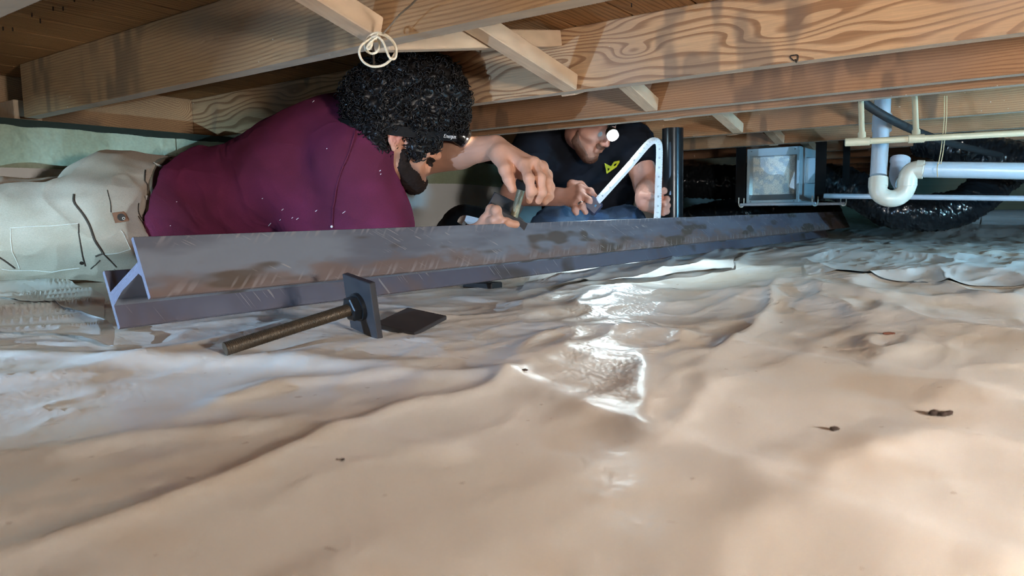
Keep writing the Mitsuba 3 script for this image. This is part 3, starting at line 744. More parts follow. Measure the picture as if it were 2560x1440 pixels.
# crumbs on the plastic
def crumb(px, py, size, label, mat='m_soil', pieces=1, seed=0):
    r_ = np.random.default_rng(seed)
    c = on_z(px, py, 0.0)
    for _ in range(6):
        c = on_z(px, py, float(floor_z(c[0], c[1])) + 0.001)
    ms = []
    for k in range(pieces):
        m = trimesh.creation.icosphere(2, 1.0)
        v = m.vertices * np.array(size) * (1 if k == 0 else r_.uniform(.4, .8))
        v = v * (0.7 + 0.6 * meshkit.fbm(m.vertices * 2.2 + seed + k * 3, 3, seed))[:, None]
        off = RIGHT * (k * size[0] * 1.1) + FWD * r_.uniform(-1, 1) * size[0] * 1.2
        v = v[:, :1] * RIGHT + v[:, 1:2] * FWD + v[:, 2:] * np.array([0, 0, 1.0])
        ms.append(trimesh.Trimesh(v + c + off * (k > 0) + [0, 0, size[2] * .5], m.faces))
    solid('soil_crumb', cat(*ms), mat, label, 'crumb', smooth=True)
crumb(2335, 1036, (.0055, .004, .003), 'largest dark soil crumb cluster on the plastic at the right', pieces=4, seed=1)
crumb(2086, 1074, (.0045, .003, .002), 'dark soil crumb left of the largest crumb cluster', seed=2)
crumb(2222, 835, (.010, .003, .002), 'small brown leaf scrap on the plastic at the upper right', 'm_leaf', seed=3)
crumb(1313, 926, (.0035, .002, .0015), 'tiny dark crumb near the bright glints on the plastic', seed=4)
crumb(857, 1150, (.0016, .0016, .001), 'tiny grey speck on the bare plastic at the lower middle', seed=5)
crumb(1888, 742, (.006, .003, .002), 'tiny dark crumb on the plastic below the far beam half', seed=6)

# ---------------------------------------------------------------- smooth bodies from blended bones
def smin(a, b, k):
    if k <= 0: return np.minimum(a, b)
    h = np.clip(0.5 + 0.5 * (b - a) / k, 0, 1)
    return b + (a - b) * h - k * h * (1 - h)

class Shape:
    S = 1.0
    def __init__(self):
        self.p = []
    def bone(self, a, b, ra, rb=None, k=0.02, wide=None, kw=1.0, clip=None, sub=False):
        """a tapered bone from a to b; wide, kw: its cross-section is kw times wider along the direction wide"""
        a, b = np.asarray(a, float), np.asarray(b, float)
        rb = (ra if rb is None else rb) * self.S; ra = ra * self.S
        if np.linalg.norm(b - a) < 1e-6: b = a + [0, 0, 1e-5]
        if wide is not None:
            wide = np.asarray(wide, float); u = unit(b - a)
            wide = unit(wide - wide @ u * u) if np.linalg.norm(b - a) > 1e-3 else unit(wide)
        self.p.append(dict(a=a, b=b, ra=ra, rb=rb, k=k, w=wide, kw=kw, clip=clip, sub=sub,
                           c=(a + b) / 2, R=np.linalg.norm(b - a) / 2 + max(ra, rb) * max(kw, 1.0)))
        return self
    def chain(self, pts, radii, k=0.02, **kw):
        for i in range(len(pts) - 1):
            self.bone(pts[i], pts[i + 1], radii[i], radii[i + 1], k, **kw)
        return self
    def one(self, q, P):
        ab = q['b'] - q['a']
        t = np.clip((P - q['a']) @ ab / (ab @ ab), 0, 1)
        d = P - q['a'] - t[:, None] * ab
        if q['w'] is not None:
            d = d + ((1 / q['kw'] - 1) * (d @ q['w']))[:, None] * q['w']
        r = np.sqrt((d * d).sum(1)) - (q['ra'] + (q['rb'] - q['ra']) * t)
        if q['clip'] is not None:
            r = np.maximum(r, (P - q['clip'][0]) @ q['clip'][1])
        return r
    def __call__(self, P):
        P = np.asarray(P, float)
        lo, hi = P.min(0), P.max(0)
        out = np.full(len(P), 1.0)
        for q in self.p:
            gap = np.linalg.norm(np.maximum(np.maximum(lo - q['c'], q['c'] - hi), 0)) - q['R']
            if gap > 0.125:
                if not q['sub']: out = np.minimum(out, gap)
                continue
            d = self.one(q, P)
            out = -smin(-out, d, q['k']) if q['sub'] else smin(out, d, q['k'])
        return out
    def mesh(self, h):
        """surface nets over the blocks near the surface, cells h wide"""
        B = 8
        lo = np.min([q['c'] - q['R'] for q in self.p if not q['sub']], 0) - 2 * h
        hi = np.max([q['c'] + q['R'] for q in self.p if not q['sub']], 0) + 2 * h
        nb = np.ceil((hi - lo) / (B * h)).astype(int)
        I = np.stack(np.meshgrid(*[np.arange(n) for n in nb], indexing='ij'), -1).reshape(-1, 3)
        C = lo + (I + .5) * B * h
        keep = np.zeros(len(C), bool)
        for s in range(0, len(C), 64):
            keep[s:s + 64] = np.abs(self(C[s:s + 64])) < B * h * 0.87 * 1.25
        I = I[keep]
        g = np.stack(np.meshgrid(*[np.arange(B + 1)] * 3, indexing='ij'), -1).reshape(-1, 3)
        S = np.empty((len(I), B + 1, B + 1, B + 1))
        for s in range(0, len(I), 4):
            J = I[s:s + 4]
            P = (lo + (J[:, None] * B + g[None]) * h).reshape(-1, 3)
            S[s:s + 4] = self(P).reshape(-1, B + 1, B + 1, B + 1)
        N = nb * B + 2
        lin = lambda c: (c[..., 0] * N[1] + c[..., 1]) * N[2] + c[..., 2]
        cell = np.stack(np.meshgrid(*[np.arange(B)] * 3, indexing='ij'), -1)
        corners = [S[:, i:i + B, j:j + B, k:k + B] for i in (0, 1) for j in (0, 1) for k in (0, 1)]
        neg = sum((c < 0).astype(int) for c in corners)
        act = (neg > 0) & (neg < 8)
        b, i, j, k = np.nonzero(act)
        ids = lin(I[b] * B + np.stack([i, j, k], 1))
        acc, cnt = np.zeros((len(b), 3)), np.zeros(len(b))
        val = {c: S[b, i + c[0], j + c[1], k + c[2]] for c in [(x, y, z) for x in (0, 1) for y in (0, 1) for z in (0, 1)]}
        for c0 in val:
            for ax in range(3):
                if c0[ax]: continue
                c1 = tuple(1 if a == ax else c0[a] for a in range(3))
                v0, v1 = val[c0], val[c1]
                x = (v0 < 0) != (v1 < 0)
                t = np.where(x, v0 / np.where(x, v0 - v1, 1), 0)
                for a in range(3):
                    acc[:, a] += np.where(x, c0[a] + (t if a == ax else 0), 0)
                cnt += x
        V = lo + (I[b] * B + np.stack([i, j, k], 1) + acc / cnt[:, None]) * h
        order = np.argsort(ids); sid = ids[order]
        F = []
        for ax in range(3):
            o = [a for a in range(3) if a != ax]
            sl0 = [slice(None)] + [slice(0, B)] * 3
            sl1 = [slice(None)] + [slice(1, B + 1) if a == ax else slice(0, B) for a in range(3)]
            s0, s1 = S[tuple(sl0)] < 0, S[tuple(sl1)] < 0
            b2, i2, j2, k2 = np.nonzero(s0 != s1)
            base = I[b2] * B + np.stack([i2, j2, k2], 1)
            quad = []
            for da, db in ((0, 0), (-1, 0), (-1, -1), (0, -1)):
                c = base.copy(); c[:, o[0]] += da; c[:, o[1]] += db
                l = lin(c); pos = np.clip(np.searchsorted(sid, l), 0, len(sid) - 1)
                quad.append(np.where(sid[pos] == l, order[pos], -1))
            quad = np.stack(quad, 1)
            flip = s0[b2, i2, j2, k2] ^ (ax == 1)
            quad = np.where(flip[:, None], quad, quad[:, ::-1])
            quad = quad[(quad >= 0).all(1)]
            F += [quad[:, [0, 1, 2]], quad[:, [0, 2, 3]]]
        return trimesh.Trimesh(V, np.vstack(F), process=False)
    def normal(self, P, e=1e-3):
        P = np.atleast_2d(P)
        n = np.stack([np.array([self(p[None] + e * d)[0] - self(p[None] - e * d)[0] for p in P]) for d in np.eye(3)], 1)
        return n / np.maximum(np.linalg.norm(n, axis=1, keepdims=True), 1e-9)
    def hit(self, px, py, t=0.9):
        """the point where the sight line through a pixel meets the surface"""
        r = unit(at(px, py, 1.0) - EYE)
        best = (9.0, t)
        for _ in range(200):
            d = self((EYE + r * t)[None])[0]
            best = min(best, (d, t))
            t += max(d, 2e-5) * 0.6
            if d < 1e-4 or t > 4: break
        return EYE + r * best[1]

def displaced(m, fn):
    m = trimesh.Trimesh(m.vertices, m.faces, process=False)
    n = meshkit.arrays(m, True)[2]
    v = np.array(m.vertices)
    return trimesh.Trimesh(v + n * fn(v)[:, None], m.faces, process=False)

def head(s, c, f, u, scale=1.0, ear=(1, -1)):
    """skull, jaw and face of a head at c, facing f, with its top towards u"""
    f = unit(f); u = unit(np.asarray(u) - np.asarray(u) @ f * f); l = np.cross(u, f)
    L = lambda a, b, d: c + (f * a + l * b + u * d) * scale
    z = scale / Shape.S
    s.bone(L(-.030, 0, .040), L(.022, 0, .042), .078 * z, .076 * z, .02)
    s.bone(L(.030, 0, -.005), L(.040, 0, -.070), .060 * z, .042 * z, .03)
    s.bone(L(.055, 0, -.085), L(.064, 0, -.096), .028 * z, .022 * z, .025)
    for e in (1, -1):
        s.bone(L(.008, .047 * e, -.058), L(.060, .012 * e, -.096), .024 * z, .020 * z, .025)
        s.bone(L(.060, .042 * e, -.020), L(.030, .058 * e, -.015), .018 * z, .016 * z, .02)
        s.bone(L(.084, .014 * e, .026), L(.074, .045 * e, .024), .011 * z, .010 * z, .015)
        s.bone(L(.098, .032 * e, .004), L(.099, .031 * e, .004), .016 * z, .016 * z, .012, sub=True)
    s.bone(L(.088, 0, .014), L(.108, 0, -.024), .009 * z, .012 * z, .010)
    for e in (1, -1):
        s.bone(L(.098, .011 * e, -.029), L(.092, .014 * e, -.028), .009 * z, .008 * z, .006)
    s.bone(L(.088, -.018, -.052), L(.088, .018, -.052), .0075 * z, .0075 * z, .006)
    s.bone(L(.086, -.016, -.064), L(.086, .016, -.064), .0085 * z, .0085 * z, .006)
    for e in ear:
        ctr = lambda a, d, b=0: L(-.012 + a, (.078 + b) * e, .004 + d)
        rim = [ctr(.010, .004), ctr(.014, .022, .004), ctr(.002, .031, .010), ctr(-.014, .026, .014), ctr(-.020, .008, .014), ctr(-.014, -.012, .010), ctr(-.003, -.027, .006)]
        s.chain(rim, [.0045 * z, .0045 * z, .005 * z, .0055 * z, .0055 * z, .005 * z, .0065 * z], .004)
        s.bone(ctr(-.002, .010), ctr(-.004, -.008), .016 * z, .013 * z, .006, wide=l, kw=.45)
        s.chain([ctr(-.006, .020, .009), ctr(-.010, .004, .010), ctr(-.004, -.010, .008)], [.004 * z] * 3, .004)
        s.bone(ctr(.002, .0, .014), ctr(.0, -.004, .014), .0065 * z, .0065 * z, .004, sub=True)
    return L, f, u, l

def hand(s, wrist, knuckles, fingers, thumb, r=0.0088, k=0.006, wr=0.026):
    """palm from the wrist to four knuckles, four fingers and a thumb given as joint chains"""
    for kn in knuckles:
        s.bone(wrist, kn, wr * .72, r * 1.32, .012)
    for a, b in zip(knuckles[:-1], knuckles[1:]):
        s.bone(a, b, r * 1.25, r * 1.25, .008)
    for kn, ch in zip(knuckles, fingers):
        pts = [kn] + list(ch)
        s.chain(pts, [r * 1.2 * (1 - .09 * i) for i in range(len(pts))], k)
        for q in pts[1:-1]:
            s.bone(q, q, r * 1.14, None, k)
    s.chain(thumb, [r * 2.0, r * 1.45, r * 1.2, r * .95][:len(thumb)] if len(thumb) > 3 else [r * 1.9, r * 1.3, r * .98], k * 1.6)

SKIN1, SKIN2 = np.array(rgb(196, 144, 118)), np.array(rgb(200, 146, 128))
def skin_color(v, base, dark=(), seed=0):
    n = meshkit.fbm(v * 40, 3, seed)[:, None]
    c = base * (0.9 + 0.2 * n)
    for (p, r, col, amt) in dark:
        w = np.clip(1.35 - np.linalg.norm(v - p, axis=1) / r, 0, 1)[:, None]
        w = w * w * (3 - 2 * w) * amt
        c = c * (1 - w) + np.array(col) * w
    return np.clip(c, 0, 1)

# ================================================================ the lying man
man = thing('person', 'curly haired man in maroon t-shirt and khaki trousers lying behind the beam', 'person')
am = lambda px, py, d: at(px, py, d * 1.175)
amr = lambda px, py, d: at(px, py, d * 1.195)
midat = lambda px, py, d: at(px, py, d * 1.11)
legat = lambda px, py, d: at(px, py, d * 1.035)
Shape.S = 1.12
AW = unit(FWD + np.array([0, 0, .10])); AW = unit(AW - np.array([0, 0, AW[2]]))          # away from the camera, level
PEL = at(335, 535, 1.95); BEL = at(480, 520, 1.965); WAI = at(590, 498, 1.975); CHE = at(765, 420, 1.93); UPC = at(852, 356, 1.90); NEK = at(912, 332, 1.86)
HED = am(988, 345, 1.50)
SHR, SHL = am(892, 408, 1.475), am(925, 318, 1.86)
ELR = am(960, 640, 1.56); WRR = amr(1196, 588, 1.55)
ELL, WRL = am(1035, 398, 1.68), am(1238, 368, 1.53)
HIP1, KNE1, ANK1 = legat(255, 578, 1.70), at(-170, 588, 1.64), at(-560, 600, 1.43)
HIP2, KNE2, ANK2 = at(270, 555, 1.96), at(-110, 560, 1.73), at(-520, 575, 1.50)
# one body: head, neck, trunk, arms, hands, legs
b = Shape()
F1 = unit(RIGHT * .92 + FWD * .36 - UP * .10)
U1 = unit(np.array([0, 0, 1.0]) * .95 + RIGHT * .16 - FWD * .1)
HL, hf, hu, hl = head(b, HED, F1, U1, 1.02)
b.bone(HL(-.025, 0, -.045), NEK, .054, .060, .03)
b.bone(NEK, UPC, .06, .085, .04, wide=AW, kw=1.3)
b.bone(UPC, CHE, .085, .10, .04, wide=AW, kw=1.5)
b.bone(CHE, WAI, .10, .07, .03, wide=AW, kw=1.3)
b.bone(WAI, PEL, .07, .07, .03, wide=AW, kw=1.2)
b.chain([SHR, ELR, WRR], [.055, .042, .028], .03)
b.chain([SHL, ELL, WRL], [.055, .044, .027], .03)
b.bone(am(1090, 375, 1.64), am(1150, 378, 1.60), .036, .036, .03)
b.chain([HIP1, KNE1, ANK1], [.066, .052, .04], .03)
b.chain([HIP2, KNE2, ANK2], [.066, .052, .04], .03)
# left hand grips the top of the jack rod
K = [am(1310, 412, 1.468), am(1334, 408, 1.482), am(1354, 418, 1.505), am(1366, 438, 1.53)]
FI = [[am(1322, 446, 1.445), am(1328, 478, 1.450), am(1322, 500, 1.468)],
      [am(1350, 444, 1.458), am(1354, 480, 1.460), am(1345, 502, 1.475)],
      [am(1368, 452, 1.490), am(1370, 482, 1.492), am(1360, 500, 1.50)],
      [am(1374, 468, 1.525), am(1372, 490, 1.525), am(1362, 504, 1.525)]]
hand(b, WRL, K, FI, [am(1254, 388, 1.50), am(1264, 424, 1.470), am(1272, 448, 1.462), am(1281, 472, 1.462)], .0098)
b.bone(am(1250, 385, 1.505), am(1300, 425, 1.50), .022, .020, .02)
b.bone(am(1310, 425, 1.50), am(1345, 440, 1.51), .016, .014, .012)
# right hand holds the saddle plate from the near side
KR = [amr(1214, 550, 1.52), amr(1212, 558, 1.53), amr(1214, 566, 1.55), amr(1218, 573, 1.57)]
FR = [[amr(1228, 524, 1.505), amr(1241, 526, 1.485), amr(1249, 544, 1.475)],
      [amr(1238, 551, 1.485), amr(1266, 557, 1.480), amr(1290, 561, 1.485)],
      [amr(1240, 562, 1.52), amr(1266, 566, 1.52), amr(1288, 568, 1.525)],
      [amr(1240, 571, 1.55), amr(1262, 573, 1.55), amr(1280, 574, 1.555)]]
hand(b, WRR, KR, FR, [amr(1204, 570, 1.56), amr(1222, 556, 1.565), amr(1246, 542, 1.57)], .0098)
bm = b.mesh(0.0027)
dk = np.array(rgb(60, 44, 38))
beardp = [(HL(.070, 0, -.085), .035, dk, .8), (HL(.03, -.050, -.075), .030, dk, .75), (HL(.05, -.035, -.09), .03, dk, .8), (HL(.005, -.062, -.045), .022, dk, .6), (HL(.03, .05, -.075), .03, dk, .75), (HL(.094, 0, -.048), .012, dk, .5),
          (HL(-.012, -.09, .01), .03, np.array(rgb(214, 132, 120)), .6), (am(1160, 375, 1.58), .065, np.array(rgb(150, 122, 108)), .6)]
scene[man + '__body'] = mikit.ply(bm, 'm_skin', True, color=skin_color(np.array(bm.vertices), SKIN1, beardp, 3))
for e in (1, -1):
    part(man, 'eye', trimesh.creation.icosphere(2, .013).apply_translation(HL(.079, .032 * e, .004)), 'm_eye', smooth=True)
    part(man, 'eyebrow', tube([HL(.094, .016 * e, .022), HL(.093, .030 * e, .027), HL(.082, .046 * e, .022)], [.003, .0035, .002], 8), 'm_hair', smooth=True)
# maroon t-shirt
sh = Shape()
hem_c = at(480, 490, 1.965); hem_n = unit(-RIGHT * .97 + np.array([0, 0, .24]))
sh.bone(NEK, UPC, .066, .100, .04, wide=AW, kw=1.4, clip=(at(930, 345, 1.86), unit(HED - NEK) * .8 + hf * .2))
sh.bone(UPC, CHE, .104, .124, .05, wide=AW, kw=1.5)
sh.bone(CHE, WAI, .124, .118, .05, wide=AW, kw=1.45)
sh.bone(WAI, BEL, .118, .128, .05, wide=AW, kw=1.45)
sh.bone(BEL, PEL, .128, .138, .05, wide=AW, kw=1.4)
sh.bone(SHR, SHR + (ELR - SHR) * .92, .074, .068, .06, wide=bx, kw=1.15)
sh.bone(SHR, UPC, .074, .085, .06)
sh.bone(at(820, 500, 1.84), SHR + (ELR - SHR) * .6, .085, .06, .08)
sh.bone(at(800, 560, 1.86), at(930, 600, 1.80), .07, .05, .06)
sh.bone(SHL, SHL + (ELL - SHL) * .75, .072, .066, .06)
class Cut(Shape):
    def __init__(self, base, planes): self.p = base.p; self.pl = planes
    def __call__(self, P):
        d = Shape.__call__(self, P)
        for c, n in self.pl: d = np.maximum(d, (np.asarray(P) - c) @ n)
        return d
sh = Cut(sh, [(hem_c, hem_n)])
axis_s = unit(CHE - BEL)
def shirt_folds(v):
    a = (v - BEL) @ axis_s
    n = meshkit.fbm(v * [5, 5, 5], 2, 4)
    w = meshkit.fbm(np.stack([a * 22 + n * 4, (v - BEL) @ AW * 3.0, v[:, 2] * 4], -1), 3, 21)
    r = 1 - np.abs(2 * w - 1)
    near = np.clip(1.1 - a / 0.34, 0.12, 1)
    r2 = 1 - np.abs(2 * meshkit.fbm(np.stack([a * 7, v[:, 0] * 3 + v[:, 2] * 14, v[:, 1] * 6], -1), 2, 31) - 1)
    return (r ** 3 - .35) * .011 * near + (r2 ** 4 - .2) * .004 + (meshkit.fbm(v * 14, 2, 8) - .5) * .004
sh.folds = shirt_folds
sm = displaced(sh.mesh(0.0042), shirt_folds)
part(man, 't_shirt', sm, 'm_maroon', 'maroon t-shirt dusted with crumbs', smooth=True)
def on_cloth(s, pts, r, n=40, lift=0.0008, sides=6, mat='m_stitch_crease', name='seam', label=None, holder=None):
    p = spline([s.hit(*q) for q in pts], n)
    nn = s.normal(p); p = p + nn * (s.folds(p) + .0004)[:, None]
    part(holder or man + ('__t_shirt' if s is sh else '__trousers'), name, tube(p + nn * lift, r, sides), mat, label, smooth=True)
arm_seam = [(893, 298), (886, 340), (872, 385), (855, 425), (842, 470), (836, 520), (832, 560)]
on_cloth(sh, arm_seam, .0020, mat='m_maroon', lift=.0014, sides=10, n=80)
for k, (px, py, l_) in enumerate([(782, 258, 6), (818, 373, 2), (948, 428, 5), (705, 525, 5), (790, 528, 6), (858, 532, 9), (730, 545, 4), (742, 548, 7), (700, 550, 4), (672, 560, 9), (441, 505, 2), (425, 565, 2), (950, 436, 3), (655, 497, 3)]):
    h0 = sh.hit(px, py); h1 = sh.hit(px + l_ * .8, py - l_ * .6)
    h0, h1 = (h + sh.normal(h)[0] * (shirt_folds(h[None])[0] + .0008) for h in (h0, h1))
    part(man + '__t_shirt', 'lint', tube([h0, h1], .0009, 5), 'm_white', 'pale crumbs on the shirt' if k == 0 else None)
bq = sh.hit(831, 567); part(man + '__t_shirt', 'lint', trimesh.creation.icosphere(1, .0034).apply_translation(bq - FWD * .006), 'm_white', smooth=True)
# trousers
tr = Shape()
tr.bone(PEL, BEL + (WAI - BEL) * .1, .140, .116, .05, wide=AW, kw=1.35)
tr.bone(PEL - AW * .09, PEL + (HIP1 - PEL) * .8, .128, .110, .05)
tr.bone(PEL + AW * .09, HIP2, .128, .105, .05)
tr.bone(HIP1, KNE1, .103, .092, .05); tr.bone(KNE1, ANK1, .090, .062, .04)
tr.bone(HIP2, KNE2, .100, .090, .05); tr.bone(KNE2, ANK2, .088, .06, .04)
wb_c = at(448, 500, 1.96)
tr = Cut(tr, [(wb_c, RIGHT)])
def tr_folds(v):
    w = 1 - np.abs(2 * meshkit.fbm(v * [6, 6, 9] + 4, 3, 41) - 1)
    w2 = 1 - np.abs(2 * meshkit.fbm(np.stack([(v @ RIGHT) * 9 + v[:, 2] * 8, (v @ RIGHT) * -4 + v[:, 2] * 5, v @ FWD * 3], -1), 2, 51) - 1)
    return (w ** 3 - .3) * .012 + (w2 ** 4 - .2) * .007
tr.folds = tr_folds
tm = displaced(tr.mesh(0.0045), tr_folds)
part(man, 'trousers', tm, 'm_khaki', 'dusty khaki work trousers', smooth=True)
wbs = Shape().bone(PEL, BEL, .128, .121, .03, wide=AW, kw=1.36).bone(BEL, WAI, .119, .108, .03, wide=AW, kw=1.4)
wbs = Cut(wbs, [(at(500, 520, 1.98), axis_s)])
part(man, 'waistband', wbs.mesh(0.005), 'm_waistband', 'darker inner waistband', smooth=True)
def strip_on(s, pts, w, th, name, mat, label=None, lift=.004, n=14):
    p = spline([s.hit(*q) for q in pts], n); nn = s.normal(p); p = p + nn * s.folds(p)[:, None]
    t_ = np.gradient(p, axis=0); t_ /= np.linalg.norm(t_, axis=1, keepdims=True)
    sd = np.cross(nn, t_)
    V, f = [], []
    for c, a, nrm in zip(p, sd, nn):
        V += [c + nrm * lift - a * w / 2, c + nrm * lift + a * w / 2, c + nrm * (lift + th) + a * w / 2, c + nrm * (lift + th) - a * w / 2]
    for i in range(n - 1):
        for j in range(4):
            k = (j + 1) % 4; a = 4 * i
            f += [[a + j, a + 4 + j, a + 4 + k], [a + j, a + 4 + k, a + k]]
    e = 4 * (n - 1)
    f += [[0, 1, 2], [0, 2, 3], [e, e + 2, e + 1], [e, e + 3, e + 2]]
    part(man + '__trousers', name, trimesh.Trimesh(V, f, process=False), mat, label)
strip_on(tr, [(352, 494), (366, 495), (384, 497), (405, 501)], .011, .002, 'belt_loop', 'm_loop', 'pale belt loop', .004)
strip_on(tr, [(385, 412), (398, 418), (412, 424), (425, 428)], .008, .002, 'belt_loop', 'm_loop', 'pale belt loop', .004)
strip_on(tr, [(284, 545), (294, 543.5), (306, 542), (318, 540)], .025, .0015, 'patch', 'm_patch', 'brown leather patch with a dark round emblem', .0012)
def disc_on(s, px, py, r, lift, mat, name, label=None, hole=0.0, th=.0012):
    c = s.hit(px, py); n_ = s.normal(c)[0]; c = c + n_ * s.folds(c[None])[0]
    x_, y_, z_ = basis(n_)
    m_ = trimesh.creation.annulus(hole, r, height=th, sections=28) if hole else trimesh.creation.cylinder(r, th, sections=28)
    part(man + '__trousers', name, frame(c + n_ * lift, x_, y_, z_, m_), mat, label)
disc_on(tr, 303, 543.5, .0088, .0034, 'm_patch_mark', 'emblem')
disc_on(tr, 308, 546.5, .0034, .0042, 'm_loop', 'emblem', hole=.0020)
disc_on(tr, 205, 655, .0042, .001, 'm_nail', 'rivet', 'dark metal rivet', hole=.0016, th=.003)
for pts, r_ in [([(187, 490), (187, 508), (205, 532), (222, 560), (240, 600), (258, 630)], .0026), ([(258, 630), (270, 645), (290, 666)], .0014), ([(240, 637), (258, 630)], .002),
                ([(197, 560), (203, 605), (208, 640), (214, 662)], .0015), ([(228, 668), (250, 648)], .0014), ([(363, 430), (361, 455), (361, 500), (357, 545)], .0018), ([(341, 508), (350, 540), (368, 572)], .0014), ([(346, 540), (356, 562)], .0012), ([(268, 480), (276, 510), (278, 530)], .0011), ([(0, 640), (20, 655), (38, 668)], .0018)]:
    on_cloth(tr, pts, r_, lift=.0004)  # dark tubes: stitching, plus painted shade along the hip fold crease
for pts in [[(25, 570), (80, 566), (140, 564), (197, 559)], [(27, 572), (28, 605), (38, 640), (50, 670)], [(4, 666), (40, 672), (120, 672), (200, 666)], [(262, 632), (295, 628), (322, 620)], [(322, 620), (310, 590), (300, 575)], [(283, 670), (310, 682), (336, 672)]]:
    on_cloth(tr, pts, .0011, mat='m_loop', lift=.0005)
for k_, (A_, K_) in enumerate(((ANK1, KNE1), (ANK2, KNE2))):
    bs = Shape().bone(A_ + (A_ - K_) * .02, A_ + (A_ - K_) * .22, .05, .05, .03).bone(A_ + (A_ - K_) * .20, A_ + (A_ - K_) * .24 - np.array([0, 0, .13]), .047, .034, .03)
    part(man, 'boot', bs.mesh(.006), 'm_boot', 'brown work boot', smooth=True)
# curly hair: a lumpy cap of hair and many small curls
hs = Shape()
hs.bone(HL(-.010, 0, .085), HL(.066, 0, .085), .098, .092, .03)
hs.bone(HL(.010, 0, .128), HL(.050, 0, .125), .080, .078, .04)
hs.bone(HL(-.055, 0, .06), HL(-.070, 0, -.02), .075, .050, .04, wide=hl, kw=1.1)
for e in (1, -1):
    hs.bone(HL(-.052, .062 * e, .02), HL(-.056, .052 * e, -.045), .040, .024, .03)
    hs.bone(HL(.040, .072 * e, .040), HL(.040, .066 * e, -.030), .034, .014, .02)
    hs.bone(HL(.070, .062 * e, .050), HL(.074, .056 * e, -.006), .030, .014, .02)
face_n = unit(hf * .9 - hu * .45)
ear_c = HL(-.012, -.09, .0)
class Hair(Shape):
    def __init__(self, base): self.p = base.p
    def __call__(self, P):
        d = Shape.__call__(self, P)
        for e in (1, -1):
            d = -smin(-d, np.linalg.norm(P - HL(-.010, .100 * e, -.004), axis=1) - .034, .01)
        q = P - HED
        zone = np.maximum(np.abs(q @ hu - .026) - .017, .055 - q @ hf)
        ell = (np.hypot((q @ hf - .006) / .142, (q @ hl) / .098) - 1) * .1
        d = np.maximum(d, -np.maximum(zone, -ell))
        d = np.maximum(d, np.minimum((q @ hf) - .100, -(q @ hu) + .030))
        return d
hs = Hair(hs)
hm = displaced(hs.mesh(0.0045), lambda v: (meshkit.fbm(v * 62, 2, 61) - .55) * .026)
hp, fi = trimesh.sample.sample_surface(hm, 3000, seed=5)
hn = hm.face_normals[fi]
curls = []
cr = np.random.default_rng(11)
for p, n_ in zip(hp, hn):
    ax_ = unit(cr.normal(size=3) + n_ * .3); x_, y_, z_ = basis(ax_, cr.normal(size=3))
    rr = cr.uniform(.0045, .0095); turns = cr.uniform(.7, 1.5); tt = np.linspace(0, 1, 9)
    ph = cr.uniform(0, 6.28)
    c_ = p + n_ * cr.uniform(-.002, .006)
    pts = c_ + rr * (np.cos(ph + tt * turns * 6.28)[:, None] * x_ + np.sin(ph + tt * turns * 6.28)[:, None] * y_) + z_ * ((tt - .5) * cr.uniform(.004, .014))[:, None]
    curls.append(tube(pts, np.array([.0006] + [.0013] * 7 + [.0006]), 4, caps=False))
part(man, 'hair', cat(hm, *curls), 'm_hair', 'big mop of black curls', smooth=True)
# trimmed beard: a thin shell on the jaw
class Shell(Shape):
    def __init__(self, skin, area, t): self.skin, self.area, self.t, self.p = skin, area, t, area.p
    def __call__(self, P): return np.maximum(np.maximum(self.skin(P) - self.t, -self.skin(P) - .004), self.area(P))
def beard_area(L):
    bd = Shape()
    for e in (1, -1):
        bd.chain([L(.014, .066 * e, -.026), L(.016, .060 * e, -.060), L(.044, .040 * e, -.090), L(.068, 0, -.104)], [.007, .014, .020, .026], .01)
    bd.bone(L(.092, -.018, -.042), L(.092, .018, -.042), .011, .011, .01)
    return bd
bmesh_ = displaced(Shell(b, beard_area(HL), .0035).mesh(.0026), lambda v: (meshkit.fbm(v * 260, 2, 71) - .5) * .0045)
plain('m_stubble', rgb(34, 26, 23), .9, spec=0.15)
part(man, 'beard', bmesh_, 'm_stubble', 'short dark beard', smooth=True)
# headlamp on the lying man
t = thing('headlamp', 'black headlamp with a wide strap on the curly haired man', 'headlamp')
tt = np.linspace(0, 2 * np.pi, 72, endpoint=False)
def band(a, lift=0.0):
    return HL(.006 + (.142 + lift) * math.cos(a), (.100 + lift) * math.sin(a), .020 + .010 * math.cos(a))
V, f = [], []
for i, a in enumerate(tt):
    for dz, lf in ((-.0115, .0), (.0115, .0), (.0115, .0022), (-.0115, .0022)):
        V.append(band(a, lf + .001) + hu * dz)
for i in range(72):
    for j in range(4):
        k = (j + 1) % 4; q = (i + 1) % 72
        f += [[4 * i + j, 4 * q + k, 4 * q + j], [4 * i + j, 4 * i + k, 4 * q + k]]
part(t, 'strap', trimesh.Trimesh(V, f, process=False), 'm_strap', 'black strap with white lettering', smooth=50)
tx = meshkit.text_mesh('Energizer.', .0088, .0008, bold=False)
tx = tx.subdivide_to_size(.004)
tv = np.array(tx.vertices); wmax = tv[:, 0].max()
out = []
for x_, y_, z_ in tv:
    a = -(math.radians(52) - (x_ + .18 * y_) / .128)
    out.append(band(a, .0034 + z_ + .001) + hu * (y_ - .0042))
part(t + '__strap', 'lettering', trimesh.Trimesh(out, tx.faces, process=False), 'm_white', 'white brand lettering on the strap')
lp = HL(.158, 0, .034); ld = unit(RIGHT * .80 + FWD * .42 - UP * .42)
x_, y_, z_ = basis(ld, hu)
prof = np.array([[0, -.022], [.016, -.020], [.0225, -.008], [.0245, .006], [.0245, .012], [.022, .014], [.0, .0138]])
part(t, 'housing', frame(lp, x_, y_, z_, trimesh.creation.revolve(prof, sections=40)), 'm_black_gloss', smooth=35)
